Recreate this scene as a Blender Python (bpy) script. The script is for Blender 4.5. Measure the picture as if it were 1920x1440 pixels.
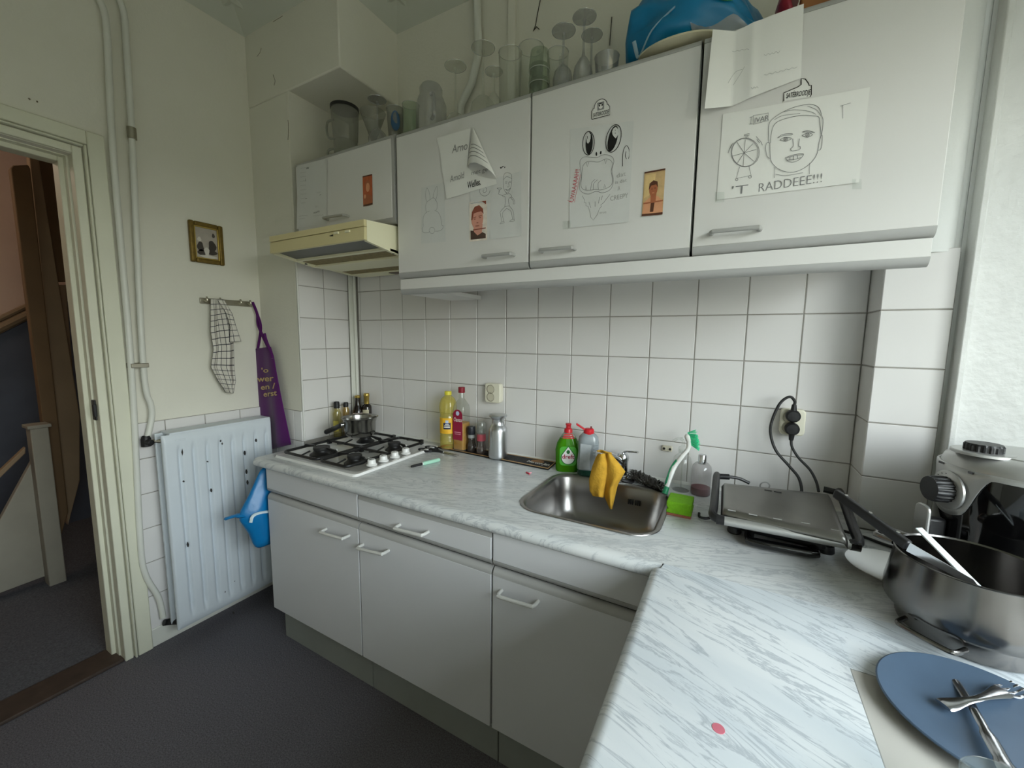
import bpy, bmesh, math, random
from mathutils import Vector, Matrix
random.seed(7)
scene = bpy.context.scene
for o in list(bpy.data.objects): bpy.data.objects.remove(o)
COL = scene.collection
PI = math.pi
rad = math.radians

# ------------------------------------------------------------------ camera
# Frame: x along the tiled back wall, y = 0 on its tile faces (room is -y), z up from the floor.
CAM = Vector((1.8063, -1.5594, 1.3714)); YAW, PITCH, ROLL, FPX = -0.5015, -0.1137, 0.0121, 756.46
_f = Vector((math.sin(YAW)*math.cos(PITCH), math.cos(YAW)*math.cos(PITCH), math.sin(PITCH)))
_r0 = Vector((math.cos(YAW), -math.sin(YAW), 0)); _u0 = _r0.cross(_f)
_r = math.cos(ROLL)*_r0 + math.sin(ROLL)*_u0
_u = -math.sin(ROLL)*_r0 + math.cos(ROLL)*_u0
cd = bpy.data.cameras.new('camera'); cam = bpy.data.objects.new('camera', cd); COL.objects.link(cam)
cam.matrix_world = Matrix(((_r.x, _u.x, -_f.x, CAM.x), (_r.y, _u.y, -_f.y, CAM.y), (_r.z, _u.z, -_f.z, CAM.z), (0, 0, 0, 1)))
cd.sensor_fit = 'HORIZONTAL'; cd.sensor_width = 36.0; cd.lens = 36.0*FPX/1920.0
cd.clip_start = 0.02
scene.camera = cam

# ------------------------------------------------------------------ sky, daylight, exposure
w = bpy.data.worlds.new('overcast_sky'); scene.world = w; w.use_nodes = True
def sky_world(nt, sky, haze, ground, strength):
    N = nt.nodes; L = nt.links; bg = N['Background']; bg.inputs[1].default_value = strength
    tc = N.new('ShaderNodeTexCoord'); sx = N.new('ShaderNodeSeparateXYZ'); L.new(tc.outputs['Generated'], sx.inputs[0])
    mr = N.new('ShaderNodeMapRange'); mr.inputs[1].default_value = -1; mr.inputs[2].default_value = 1; L.new(sx.outputs['Z'], mr.inputs[0])
    r = N.new('ShaderNodeValToRGB'); e = r.color_ramp.elements; e[0].position = 0.49; e[0].color = (*ground, 1); e[1].position = 0.53; e[1].color = (*haze, 1)
    q = e.new(0.66); q.color = (*sky, 1); L.new(mr.outputs[0], r.inputs[0]); L.new(r.outputs[0], bg.inputs[0])
# overcast sky above the gardens and houses outside
sky_world(w.node_tree, (0.88, 0.94, 1.0), (0.70, 0.70, 0.66), (0.085, 0.078, 0.050), 10.2)
def portal(name, loc, target, sx, sy):
    l = bpy.data.lights.new(name, 'AREA'); l.shape = 'RECTANGLE'; l.size = sx; l.size_y = sy; l.cycles.is_portal = True
    o = bpy.data.objects.new(name, l); COL.objects.link(o); o.location = loc
    o.rotation_euler = (Vector(target)-Vector(loc)).to_track_quat('-Z', 'Y').to_euler(); return o
portal('window_portal', (2.98, -1.45, 1.58), (0, -1.45, 1.58), 1.75, 1.26)
pl = bpy.data.lights.new('hall_lamp', 'POINT'); pl.energy = 4.0; pl.color = (1.0, 0.78, 0.62); pl.shadow_soft_size = 0.12
po = bpy.data.objects.new('hall_lamp', pl); COL.objects.link(po); po.location = (-1.75, -1.75, 2.45)
scene.view_settings.view_transform = 'Standard'; scene.view_settings.look = 'None'
scene.view_settings.gamma = 1.0; scene.view_settings.use_curve_mapping = False
scene.view_settings.exposure = 0.70

# ------------------------------------------------------------------ measuring helpers: where the ray of a photo pixel meets a plane of the room
def ray(px, py): return _r*((px-960)/FPX) - _u*((py-720)/FPX) + _f
def on(ax, val, px, py):
    d = ray(px, py); t = (val-CAM[ax])/d[ax]; return CAM + d*t

# ------------------------------------------------------------------ materials
def lin(c): return tuple((x/12.92 if x <= 0.04045 else ((x+0.055)/1.055)**2.4) for x in c)
def C8(r, g, b): return lin((r/255, g/255, b/255))
MATS = {}
def mat(name, rgb, rough=0.5, metal=0.0, noise=0.0, nscale=20, bump=0.0, bscale=60, coat=0.0, spec=0.5, rnd=0.0, trans=0.0, emit=None, sheen=0.0, sub=0.0):
    if name in MATS: return MATS[name]
    m = bpy.data.materials.new(name); m.use_nodes = True; nt = m.node_tree; b = nt.nodes['Principled BSDF']
    col = C8(*rgb)
    b.inputs['Base Color'].default_value = (*col, 1); b.inputs['Roughness'].default_value = rough; b.inputs['Metallic'].default_value = metal
    b.inputs['Specular IOR Level'].default_value = spec; b.inputs['Coat Weight'].default_value = coat; b.inputs['Transmission Weight'].default_value = trans
    b.inputs['Sheen Weight'].default_value = sheen
    if sub: b.inputs['Subsurface Weight'].default_value = sub; b.inputs['Subsurface Radius'].default_value = (0.01, 0.01, 0.01)
    tc = nt.nodes.new('ShaderNodeTexCoord')
    if noise or rnd:
        n = nt.nodes.new('ShaderNodeTexNoise'); n.inputs['Scale'].default_value = nscale; n.inputs['Detail'].default_value = 5
        nt.links.new(tc.outputs['Object'], n.inputs['Vector'])
        hv = nt.nodes.new('ShaderNodeHueSaturation'); hv.inputs['Color'].default_value = (*col, 1)
        mr = nt.nodes.new('ShaderNodeMapRange'); mr.inputs[1].default_value = 0.25; mr.inputs[2].default_value = 0.75
        mr.inputs[3].default_value = 1-noise; mr.inputs[4].default_value = 1+noise
        nt.links.new(n.outputs['Fac'], mr.inputs[0])
        if rnd:
            oi = nt.nodes.new('ShaderNodeObjectInfo'); mm = nt.nodes.new('ShaderNodeMapRange'); mm.inputs[3].default_value = 1-rnd; mm.inputs[4].default_value = 1+rnd
            nt.links.new(oi.outputs['Random'], mm.inputs[0]); mu = nt.nodes.new('ShaderNodeMath'); mu.operation = 'MULTIPLY'
            nt.links.new(mm.outputs[0], mu.inputs[0]); nt.links.new(mr.outputs[0], mu.inputs[1]); nt.links.new(mu.outputs[0], hv.inputs['Value'])
        else: nt.links.new(mr.outputs[0], hv.inputs['Value'])
        nt.links.new(hv.outputs[0], b.inputs['Base Color'])
    if bump:
        n2 = nt.nodes.new('ShaderNodeTexNoise'); n2.inputs['Scale'].default_value = bscale; n2.inputs['Detail'].default_value = 6
        nt.links.new(tc.outputs['Object'], n2.inputs['Vector'])
        bp = nt.nodes.new('ShaderNodeBump'); bp.inputs['Strength'].default_value = bump; bp.inputs['Distance'].default_value = 0.004
        nt.links.new(n2.outputs['Fac'], bp.inputs['Height']); nt.links.new(bp.outputs[0], b.inputs['Normal'])
    if emit: b.inputs['Emission Color'].default_value = (*C8(*emit[:3]), 1); b.inputs['Emission Strength'].default_value = emit[3]
    MATS[name] = m; return m
def thin_glass(name, tint=(0.93, 0.95, 0.94), rough=0.03, base=0.06, body=0.0, bodycol=(200, 200, 195)):
    """thin clear glass or plastic wall: see-through with an edge reflection"""
    if name in MATS: return MATS[name]
    m = bpy.data.materials.new(name); m.use_nodes = True; nt = m.node_tree; N = nt.nodes; L = nt.links
    for n in list(N): N.remove(n)
    out = N.new('ShaderNodeOutputMaterial'); t = N.new('ShaderNodeBsdfTransparent'); t.inputs[0].default_value = (*tint, 1)
    g = N.new('ShaderNodeBsdfGlossy'); g.inputs['Roughness'].default_value = rough
    lw = N.new('ShaderNodeLayerWeight'); lw.inputs['Blend'].default_value = 0.35
    mr = N.new('ShaderNodeMapRange'); mr.inputs[3].default_value = base; mr.inputs[4].default_value = 0.75
    L.new(lw.outputs['Facing'], mr.inputs[0])
    pw = N.new('ShaderNodeMath'); pw.operation = 'POWER'; pw.inputs[1].default_value = 2.2
    L.new(lw.outputs['Facing'], pw.inputs[0]); L.new(pw.outputs[0], mr.inputs[0])
    mx = N.new('ShaderNodeMixShader'); L.new(mr.outputs[0], mx.inputs[0]); L.new(t.outputs[0], mx.inputs[1]); L.new(g.outputs[0], mx.inputs[2])
    last = mx
    if body:
        d = N.new('ShaderNodeBsdfDiffuse'); d.inputs[0].default_value = (*C8(*bodycol), 1)
        m2 = N.new('ShaderNodeMixShader'); m2.inputs[0].default_value = body; L.new(mx.outputs[0], m2.inputs[1]); L.new(d.outputs[0], m2.inputs[2]); last = m2
    L.new(last.outputs[0], out.inputs[0]); MATS[name] = m; return m
def marble(name, rot, sx, sy, c0, c1, c2):
    m = bpy.data.materials.new(name); m.use_nodes = True; nt = m.node_tree; N = nt.nodes; L = nt.links; b = N['Principled BSDF']
    tc = N.new('ShaderNodeTexCoord')
    def mapn(r, s):
        mp = N.new('ShaderNodeMapping'); mp.vector_type = 'TEXTURE'; mp.inputs['Rotation'].default_value = (0, 0, r); mp.inputs['Scale'].default_value = tuple(1/q for q in s); L.new(tc.outputs['Object'], mp.inputs[0]); return mp
    def ramp(src, stops):
        r = N.new('ShaderNodeValToRGB'); e = r.color_ramp.elements
        while len(e) > 1: e.remove(e[-1])
        e[0].position = stops[0][0]; e[0].color = (*[stops[0][1]]*3, 1)
        for p, v in stops[1:]:
            q = e.new(p); q.color = (v, v, v, 1)
        L.new(src, r.inputs[0]); return r
    n1 = N.new('ShaderNodeTexNoise'); n1.inputs['Scale'].default_value = 1; n1.inputs['Detail'].default_value = 10; n1.inputs['Roughness'].default_value = 0.66; n1.inputs['Distortion'].default_value = 0.9
    L.new(mapn(rot, (sx, sy, 6)).outputs[0], n1.inputs[0])
    veins = ramp(n1.outputs['Fac'], [(0.0, 0), (0.472, 0), (0.497, 1), (0.503, 0.9), (0.53, 0), (0.60, 0), (0.618, 0.8), (0.63, 0)])
    n2 = N.new('ShaderNodeTexNoise'); n2.inputs['Scale'].default_value = 1; n2.inputs['Detail'].default_value = 6; n2.inputs['Distortion'].default_value = 0.5
    L.new(mapn(rot+0.12, (sx*0.6, sy*0.55, 5)).outputs[0], n2.inputs[0])
    blot = ramp(n2.outputs['Fac'], [(0.40, 0), (0.62, 1)])
    m1 = N.new('ShaderNodeMixRGB'); m1.inputs[1].default_value = (*C8(*c0), 1); m1.inputs[2].default_value = (*C8(*c1), 1); L.new(blot.outputs[0], m1.inputs[0])
    mu = N.new('ShaderNodeMath'); mu.operation = 'MULTIPLY'; mu.inputs[1].default_value = 0.75; L.new(veins.outputs[0], mu.inputs[0])
    m2 = N.new('ShaderNodeMixRGB'); m2.inputs[2].default_value = (*C8(*c2), 1); L.new(mu.outputs[0], m2.inputs[0]); L.new(m1.outputs[0], m2.inputs[1])
    L.new(m2.outputs[0], b.inputs['Base Color']); b.inputs['Roughness'].default_value = 0.27; b.inputs['Specular IOR Level'].default_value = 0.45
    return m
def uv_checks(name, base, line, nu, nv, wdt):
    m = bpy.data.materials.new(name); m.use_nodes = True; nt = m.node_tree; N = nt.nodes; L = nt.links; b = N['Principled BSDF']
    tc = N.new('ShaderNodeTexCoord'); mp = N.new('ShaderNodeMapping'); mp.inputs['Scale'].default_value = (nu, nv, 1); L.new(tc.outputs['UV'], mp.inputs[0])
    br = N.new('ShaderNodeTexBrick'); br.offset = 0; br.inputs['Color1'].default_value = (*C8(*base), 1); br.inputs['Color2'].default_value = (*C8(*base), 1); br.inputs['Mortar'].default_value = (*C8(*line), 1)
    br.inputs['Scale'].default_value = 1; br.inputs['Mortar Size'].default_value = wdt; br.inputs['Mortar Smooth'].default_value = 0.1; br.inputs['Brick Width'].default_value = 1; br.inputs['Row Height'].default_value = 1
    L.new(mp.outputs[0], br.inputs[0]); L.new(br.outputs[0], b.inputs['Base Color']); b.inputs['Roughness'].default_value = 0.95; b.inputs['Specular IOR Level'].default_value = 0.1
    return m

# ------------------------------------------------------------------ mesh helpers
WORLD = {}
class MB:
    def __init__(s): s.v = []; s.f = []; s.uv = None
    def add(s, vs, fs):
        o = len(s.v); s.v += [Vector(p) for p in vs]; s.f += [tuple(i+o for i in f) for f in fs]; return s
    def box(s, x0, x1, y0, y1, z0, z1):
        vs = [(x, y, z) for z in (z0, z1) for y in (y0, y1) for x in (x0, x1)]
        return s.add(vs, [(0, 2, 3, 1), (4, 5, 7, 6), (0, 1, 5, 4), (2, 6, 7, 3), (0, 4, 6, 2), (1, 3, 7, 5)])
    def obox(s, c, ax, ay, az):
        c = Vector(c); ax, ay, az = Vector(ax), Vector(ay), Vector(az)
        vs = [c+i*ax+j*ay+k*az for k in (-1, 1) for j in (-1, 1) for i in (-1, 1)]
        return s.add(vs, [(0, 2, 3, 1), (4, 5, 7, 6), (0, 1, 5, 4), (2, 6, 7, 3), (0, 4, 6, 2), (1, 3, 7, 5)])
    def tube(s, pts, r, n=10, closed=False, caps=True, flat=1.0):
        pts = [Vector(p) for p in pts]; k = len(pts); rs = r if isinstance(r, (list, tuple)) else [r]*k
        t0 = None; vs = []; nrm = None
        for i, p in enumerate(pts):
            a = pts[i-1] if (i > 0 or closed) else p; b = pts[(i+1) % k] if (i < k-1 or closed) else p
            t = (b-a).normalized() if (b-a).length > 1e-9 else Vector((0, 0, 1))
            if nrm is None:
                nrm = t.orthogonal().normalized() if abs(t.z) > 0.9 else Vector((0, 0, 1)).cross(t).normalized()
            else: nrm = (nrm - t*nrm.dot(t)).normalized() if (nrm - t*nrm.dot(t)).length > 1e-6 else t.orthogonal().normalized()
            bn = t.cross(nrm)
            for j in range(n):
                a_ = 2*PI*j/n; vs.append(p + nrm*math.cos(a_)*rs[i] + bn*math.sin(a_)*rs[i]*flat)
        fs = []
        for i in range(k if closed else k-1):
            for j in range(n):
                a = i*n+j; b = i*n+(j+1) % n; c = ((i+1) % k)*n+(j+1) % n; d = ((i+1) % k)*n+j; fs.append((a, b, c, d))
        if caps and not closed: fs += [tuple(range(n-1, -1, -1)), tuple(range((k-1)*n, k*n))]
        return s.add(vs, fs)
    def cyl(s, p0, p1, r0, r1=None, n=24): return s.tube([p0, p1], [r0, r0 if r1 is None else r1], n)
    def lathe(s, prof, c=(0, 0, 0), n=28, M=None, sx=1.0, sy=1.0):
        c = Vector(c); vs = []; fs = []; k = len(prof)
        for r, z in prof:
            for j in range(n):
                a = 2*PI*j/n; p = Vector((r*math.cos(a)*sx, r*math.sin(a)*sy, z)); vs.append(c + (M @ p if M else p))
        for i in range(k-1):
            for j in range(n): fs.append((i*n+j, i*n+(j+1) % n, (i+1)*n+(j+1) % n, (i+1)*n+j))
        if prof[0][0] > 1e-6 and getattr(s, 'capb', True): fs.append(tuple(range(n-1, -1, -1)))
        return s.add(vs, fs)
    def prism(s, poly, fn, w0, w1):
        """poly: 2d points, extruded between w0 and w1 with fn(u, v, w) -> xyz"""
        k = len(poly); vs = [fn(u, v, w0) for u, v in poly]+[fn(u, v, w1) for u, v in poly]
        fs = [tuple(range(k-1, -1, -1)), tuple(range(k, 2*k))]+[(i, (i+1) % k, k+(i+1) % k, k+i) for i in range(k)]
        return s.add(vs, fs)
    def grid(s, fn, nu, nv, closeu=False):
        vs = []; fs = []; uv = []
        for j in range(nv+1):
            for i in range(nu+1): vs.append(fn(i/nu, j/nv)); uv.append((i/nu, j/nv))
        for j in range(nv):
            for i in range(nu): a = j*(nu+1)+i; fs.append((a, a+1, a+nu+2, a+nu+1))
        if s.uv is None: s.uv = []
        s.uv += uv; return s.add(vs, fs)
    def ell(s, c, rx, ry, rz, nu=16, nv=10):
        prof = [(max(1e-5, math.sin(PI*i/nv)), -math.cos(PI*i/nv)) for i in range(nv+1)]
        vs = []; fs = []
        for r, z in prof:
            for j in range(nu): a = 2*PI*j/nu; vs.append((c[0]+rx*r*math.cos(a), c[1]+ry*r*math.sin(a), c[2]+rz*z))
        for i in range(nv):
            for j in range(nu): fs.append((i*nu+j, i*nu+(j+1) % nu, (i+1)*nu+(j+1) % nu, (i+1)*nu+j))
        return s.add(vs, fs)
    def build(s, name, m, parent=None, smooth=35, bevel=0, seg=2, solid=0, sub=0, local=False, fixn=True):
        off = Vector((0, 0, 0)) if (parent is None or local) else WORLD.get(parent.name, Vector((0, 0, 0)))
        me = bpy.data.meshes.new(name); me.from_pydata([tuple(p-off) for p in s.v], [], s.f); me.update()
        if s.uv and len(s.uv) == len(s.v):
            ul = me.uv_layers.new(name='UVMap')
            for lp in me.loops: ul.data[lp.index].uv = s.uv[lp.vertex_index]
        if fixn:
            bm = bmesh.new(); bm.from_mesh(me); bmesh.ops.recalc_face_normals(bm, faces=bm.faces); bm.to_mesh(me); bm.free()
        if smooth:
            me.shade_smooth(); me.set_sharp_from_angle(angle=rad(smooth))
        ob = bpy.data.objects.new(name, me); COL.objects.link(ob); me.materials.append(m)
        if parent: ob.parent = parent; WORLD[ob.name] = WORLD.get(parent.name, Vector((0, 0, 0)))
        if solid: md = ob.modifiers.new('solid', 'SOLIDIFY'); md.thickness = solid; md.offset = 0
        if sub: md = ob.modifiers.new('sub', 'SUBSURF'); md.levels = sub; md.render_levels = sub
        if bevel: md = ob.modifiers.new('bev', 'BEVEL'); md.width = bevel; md.segments = seg; md.limit_method = 'ANGLE'; md.angle_limit = rad(40)
        return ob
def tag(o, label=None, cat=None, group=None, kind=None):
    if label: o['label'] = label
    if cat: o['category'] = cat
    if group: o['group'] = group
    if kind: o['kind'] = kind
    return o
def thing(name, label, cat, loc=(0, 0, 0), rz=0, group=None, kind=None):
    o = bpy.data.objects.new(name, None); COL.objects.link(o); o.location = loc; o.rotation_euler = (0, 0, rz); o.empty_display_size = 0.05
    WORLD[o.name] = Vector(loc); tag(o, label, cat, group, kind); return o
def rrect(x0, x1, y0, y1, r, n=6):
    pts = []
    for cx, cy, a0 in ((x1-r, y1-r, 0), (x0+r, y1-r, 90), (x0+r, y0+r, 180), (x1-r, y0+r, 270)):
        for i in range(n+1): a = rad(a0+90*i/n); pts.append((cx+r*math.cos(a), cy+r*math.sin(a)))
    return pts
XYZ = lambda u, v, w: (u, v, w)       # prism along z
XZ = lambda u, v, w: (u, w, v)        # prism along y
YZ = lambda u, v, w: (w, u, v)        # prism along x
def spline(pts, n=8):
    """Catmull-Rom through points"""
    P = [Vector(p) for p in pts]; out = []
    for i in range(len(P)-1):
        p0 = P[max(i-1, 0)]; p1 = P[i]; p2 = P[i+1]; p3 = P[min(i+2, len(P)-1)]
        for k in range(n):
            t = k/n; out.append(0.5*((2*p1)+(p2-p0)*t+(2*p0-5*p1+4*p2-p3)*t*t+(3*p1-p0-3*p2+p3)*t**3))
    out.append(P[-1]); return out
def text_mesh(name, txt, m, parent, origin, xdir, ydir, size, extrude=0.0002, shear=0.0, align='LEFT', bold=0.0, width=None):
    """flat lettering: built from the built-in font and laid on the surface spanned by xdir, ydir"""
    cu = bpy.data.curves.new('t', 'FONT'); cu.body = txt; cu.size = 1; cu.align_x = align; cu.shear = shear; cu.offset = bold
    cu.resolution_u = 3
    to = bpy.data.objects.new('t', cu); COL.objects.link(to)
    dg = bpy.context.evaluated_depsgraph_get(); me0 = to.evaluated_get(dg).to_mesh()
    vs = [v.co.copy() for v in me0.vertices]; fs = [tuple(p.vertices) for p in me0.polygons]
    to.evaluated_get(dg).to_mesh_clear(); bpy.data.objects.remove(to); bpy.data.curves.remove(cu)
    X = Vector(xdir).normalized(); Y = Vector(ydir).normalized(); Z = X.cross(Y).normalized(); O = Vector(origin)
    sx = size
    if width:
        wx = max(v.x for v in vs)-min(v.x for v in vs); sx = width/wx
    mb = MB(); mb.add([O+X*v.x*sx+Y*v.y*size+Z*extrude for v in vs], fs)
    return mb.build(name, m, parent, smooth=0, fixn=False)
# ================================================================== MATERIALS OF THE ROOM
PLASTER = mat('plaster', (228, 226, 213), 0.9, noise=0.03, nscale=3, bump=0.25, bscale=90)
PLASTER_W = mat('plaster_window_side', (232, 234, 232), 0.8, noise=0.02, nscale=4, bump=0.25, bscale=70)
CEIL = mat('ceiling_paint', (205, 208, 196), 0.9, noise=0.02, nscale=4)
PAINT = mat('gloss_trim_paint', (222, 222, 202), 0.45, noise=0.03, nscale=9, bump=0.12, bscale=40)
PAINTP = mat('flaking_white_panel_paint', (228, 229, 226), 0.45, noise=0.03, nscale=14, bump=0.9, bscale=38)
TILE = mat('glazed_white_tile', (228, 226, 224), 0.22, noise=0.012, nscale=4, rnd=0.018, spec=0.5)
GROUT = mat('grey_grout', (152, 148, 141), 0.95, noise=0.12, nscale=30)
FLOOR = mat('dark_speckled_vinyl', (100, 98, 104), 0.75, noise=0.55, nscale=230, bump=0.15, bscale=200, spec=0.3)
HALLF = mat('hall_ribbed_mat', (92, 94, 100), 0.95, noise=0.4, nscale=160)
HWALL = mat('hall_pink_plaster', (220, 194, 176), 0.95, noise=0.04, nscale=5)
HDARK = mat('hall_dark_dado', (86, 92, 104), 0.8, noise=0.1, nscale=8)
HWOOD = mat('hall_brown_paint', (112, 88, 58), 0.7, noise=0.1, nscale=6)
HWOOD2 = mat('hall_beige_paint', (146, 124, 96), 0.7, noise=0.08, nscale=7)
HGREY = mat('hall_grey_paint', (158, 154, 140), 0.65, noise=0.08, nscale=7)
WOODT = mat('brown_threshold_wood', (70, 57, 49), 0.7, noise=0.2, nscale=25)
PIPE = mat('painted_pipe', (222, 223, 214), 0.4, noise=0.02, nscale=12)
BLACK = mat('black_metal', (22, 22, 24), 0.5)
CHROME = mat('chrome', (215, 217, 220), 0.12, metal=1.0)
STEEL = mat('stainless', (175, 175, 172), 0.28, metal=1.0, noise=0.05, nscale=6)
BRASSY = mat('worn_steel', (170, 165, 150), 0.35, metal=1.0, noise=0.1, nscale=20)
GLASSM = thin_glass('clear_glass')
WHITEP = mat('white_plastic', (236, 236, 232), 0.35)

XL = -0.36; YB = -0.33; XS = -0.045; ZC = 2.80; ZW = 0.847; T = 0.153; Z0 = 1.61
def S(o, label, cat): return tag(o, label, cat, kind='structure')

# ------------------------------------------------------------------ floor, ceiling
S(MB().box(XL-0.02, 3.05, -2.75, 0.12, -0.06, 0.0).build('floor', FLOOR), 'dark grey speckled vinyl kitchen floor', 'floor')
S(MB().box(-0.50, 3.06, -2.75, 0.14, 2.86, 2.94).build('ceiling', CEIL), 'pale grey kitchen ceiling with moulded border', 'ceiling')
# ------------------------------------------------------------------ ceiling border: sloping cove and a bead line
def cove(name, p, q, inward, label):
    p, q, n = Vector(p), Vector(q), Vector(inward)
    m = MB(); d = (q-p).normalized()
    prof = [(0, ZC-0.005), (0.012, ZC), (0.105, 2.846), (0.112, 2.832), (0.126, 2.828), (0.138, 2.834), (0.146, 2.86), (0, 2.86)]
    k = len(prof)
    vs = [p+n*u+Vector((0, 0, z-p.z))-d*0.0 for u, z in prof]+[q+n*u+Vector((0, 0, z-q.z)) for u, z in prof]
    m.add(vs, [tuple(range(k)), tuple(range(2*k-1, k-1, -1))]+[(i, i+k, (i+1) % k+k, (i+1) % k) for i in range(k)])
    S(m.build(name, CEIL, smooth=20), label, 'cornice')
cove('trim_1', (XL, -2.70, 0), (XL, YB, 0), (1, 0, 0), 'ceiling cove along the doorway wall')
cove('trim_2', (XL, YB, 0), (0.305, YB, 0), (0, -1, 0), 'ceiling cove across the chimney breast front')
cove('trim_3', (0.305, YB, 0), (0.305, 0, 0), (1, 0, 0), 'ceiling cove along the side of the chimney breast')
cove('trim_4', (0.305, 0, 0), (2.30, 0, 0), (0, -1, 0), 'ceiling cove above the wall cabinets')

# ------------------------------------------------------------------ tiles
TCACHE = {}
def tile_mesh(wd, ht):
    key = (round(wd, 4), round(ht, 4))
    if key in TCACHE: return TCACHE[key]
    a, b, e, d = wd/2, ht/2, 0.0016, 0.009
    vs = [(-a, d, -b), (a, d, -b), (a, d, b), (-a, d, b), (-a, e, -b), (a, e, -b), (a, e, b), (-a, e, b), (-a+e, 0, -b+e), (a-e, 0, -b+e), (a-e, 0, b-e), (-a+e, 0, b-e)]
    fs = [(8, 9, 10, 11), (4, 5, 9, 8), (5, 6, 10, 9), (6, 7, 11, 10), (7, 4, 8, 11), (0, 1, 5, 4), (1, 2, 6, 5), (2, 3, 7, 6), (3, 0, 4, 7)]
    me = bpy.data.meshes.new('wall_tile'); me.from_pydata(vs, [], fs); me.update(); me.materials.append(TILE); TCACHE[key] = me; return me
def tile(parent, c, wd, ht, rz=0.0):
    o = bpy.data.objects.new('tile', tile_mesh(wd, ht)); COL.objects.link(o); o.parent = parent
    j = lambda s: random.uniform(-s, s)
    o.location = Vector(c)-WORLD.get(parent.name, Vector((0, 0, 0))); o.rotation_euler = (j(0.0025), 0, rz+j(0.0025)); return o
G = 0.0032
def tile_field(parent, us, zs, place):
    for u0, u1 in us:
        for z0, z1 in zs: place(parent, u0, u1, z0, z1)
rows = [(Z0-(r+1)*T, Z0-r*T) for r in range(-1, 5)]
def back_tile(p, u0, u1, z0, z1): tile(p, ((u0+u1)/2, 0, (z0+z1)/2), u1-u0-G, z1-z0-G)

# back wall (plaster above, grout bed and tiles below)
wb = S(MB().box(XL-0.12, 3.05, 0.012, 0.13, 0, 2.86).build('wall_back', PLASTER), 'white tiled kitchen back wall behind the worktop', 'wall')
WORLD[wb.name] = Vector((0, 0, 0))
MB().box(XS-0.02, 2.142, 0.0020, 0.011, 0.80, Z0+T).build('grout_bed', GROUT, wb)
MB().box(XS, 2.142, 0.0, 0.011, Z0+T, 2.86).build('upper_plaster', PLASTER, wb)
tile_field(wb, [(-0.017, 0.0)]+[(c*T, (c+1)*T) for c in range(14)], rows, back_tile)
# silicone joint along the worktop
MB().prism([(0, ZW), (-0.010, ZW), (-0.003, ZW+0.008), (0, ZW+0.009)], lambda u, v, w: (w, u, v), 0.0, 2.14).build('silicone_joint', WHITEP, wb)

# chimney breast: narrow below the notch, wide above
br = S(MB().box(XL-0.12, XS-0.010, YB, 0.012, 0, 2.475).box(XL-0.12, 0.305, YB, 0.012, 2.475, 2.86).build('wall_chimney_breast', PLASTER, bevel=0.006), 'rough plaster chimney breast with a notched overhang', 'wall')
WORLD[br.name] = Vector((0, 0, 0))
MB().box(XS-0.012, XS-0.0020, YB+0.002, 0.0, 0.80, Z0+T).build('grout_bed', GROUT, br)
MB().box(XS-0.012, XS, YB, 0.0, Z0+T, 2.475).build('upper_plaster', PLASTER, br)
for z0, z1 in rows:
    for u0, u1 in ((YB+0.004, -0.187), (-0.187, -0.040)): tile(br, (XS, (u0+u1)/2, (z0+z1)/2), u1-u0-G, z1-z0-G, PI/2)
# metal corner bead up the tile edge and the boxed pipes in the niche corner
MB().box(XS-0.004, XS+0.002, YB-0.002, YB+0.003, ZW, Z0+T).build('edge_profile', WHITEP, br)
MB().box(XS, XS+0.020, -0.038, -0.0005, ZW, 1.70).build('corner_strip', PIPE, br, bevel=0.002)
MB().cyl((XS+0.026, -0.020, ZW), (XS+0.026, -0.020, 1.72), 0.0075).build('corner_pipe', PIPE, br)
MB().cyl((XS+0.014, -0.042, ZW), (XS+0.014, -0.042, 1.72), 0.006).build('corner_pipe', PIPE, br)
# dado tiles on the front of the breast
MB().box(XL, XS-0.006, YB-0.0045, YB+0.001, 0.0, Z0-4*T).build('grout_bed', GROUT, br)
drows = [(Z0-(r+1)*T, Z0-r*T) for r in range(4, 10)]
for z0, z1 in drows:
    for u0, u1 in ((XL, -0.262), (-0.262, -0.110), (-0.110, XS-0.004)): tile(br, ((u0+u1)/2, YB-0.008, (z0+z1)/2), u1-u0-G, z1-z0-G)

# ------------------------------------------------------------------ left wall with the doorway
DY0, DY1, DZ = -0.985, -1.83, 2.00
wl = S(MB().box(XL-0.12, XL, DY0+0.02, YB+0.02, 0, 2.86).box(XL-0.12, XL, DY1-0.02, DY0+0.02, DZ+0.02, 2.86).box(XL-0.12, XL, -2.70, DY1-0.02, 0, 2.86).build('wall_left', PLASTER), 'cream plaster wall with the open doorway', 'wall')
WORLD[wl.name] = Vector((0, 0, 0))
MB().box(XL-0.001, XL+0.0045, -0.885, YB, 0.0, Z0-4*T).build('grout_bed', GROUT, wl)
for z0, z1 in drows:
    for u0, u1 in ((-0.885, -0.770), (-0.770, -0.617), (-0.617, -0.464), (-0.464, YB-0.009)): tile(wl, (XL+0.008, (u0+u1)/2, (z0+z1)/2), u1-u0-G, z1-z0-G, PI/2)
S(MB().box(XL, XL+0.014, -0.885, YB-0.009, 0.0, 0.083).build('baseboard_left', PIPE, bevel=0.003), 'white painted skirting strip below the radiator', 'skirting')

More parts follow.
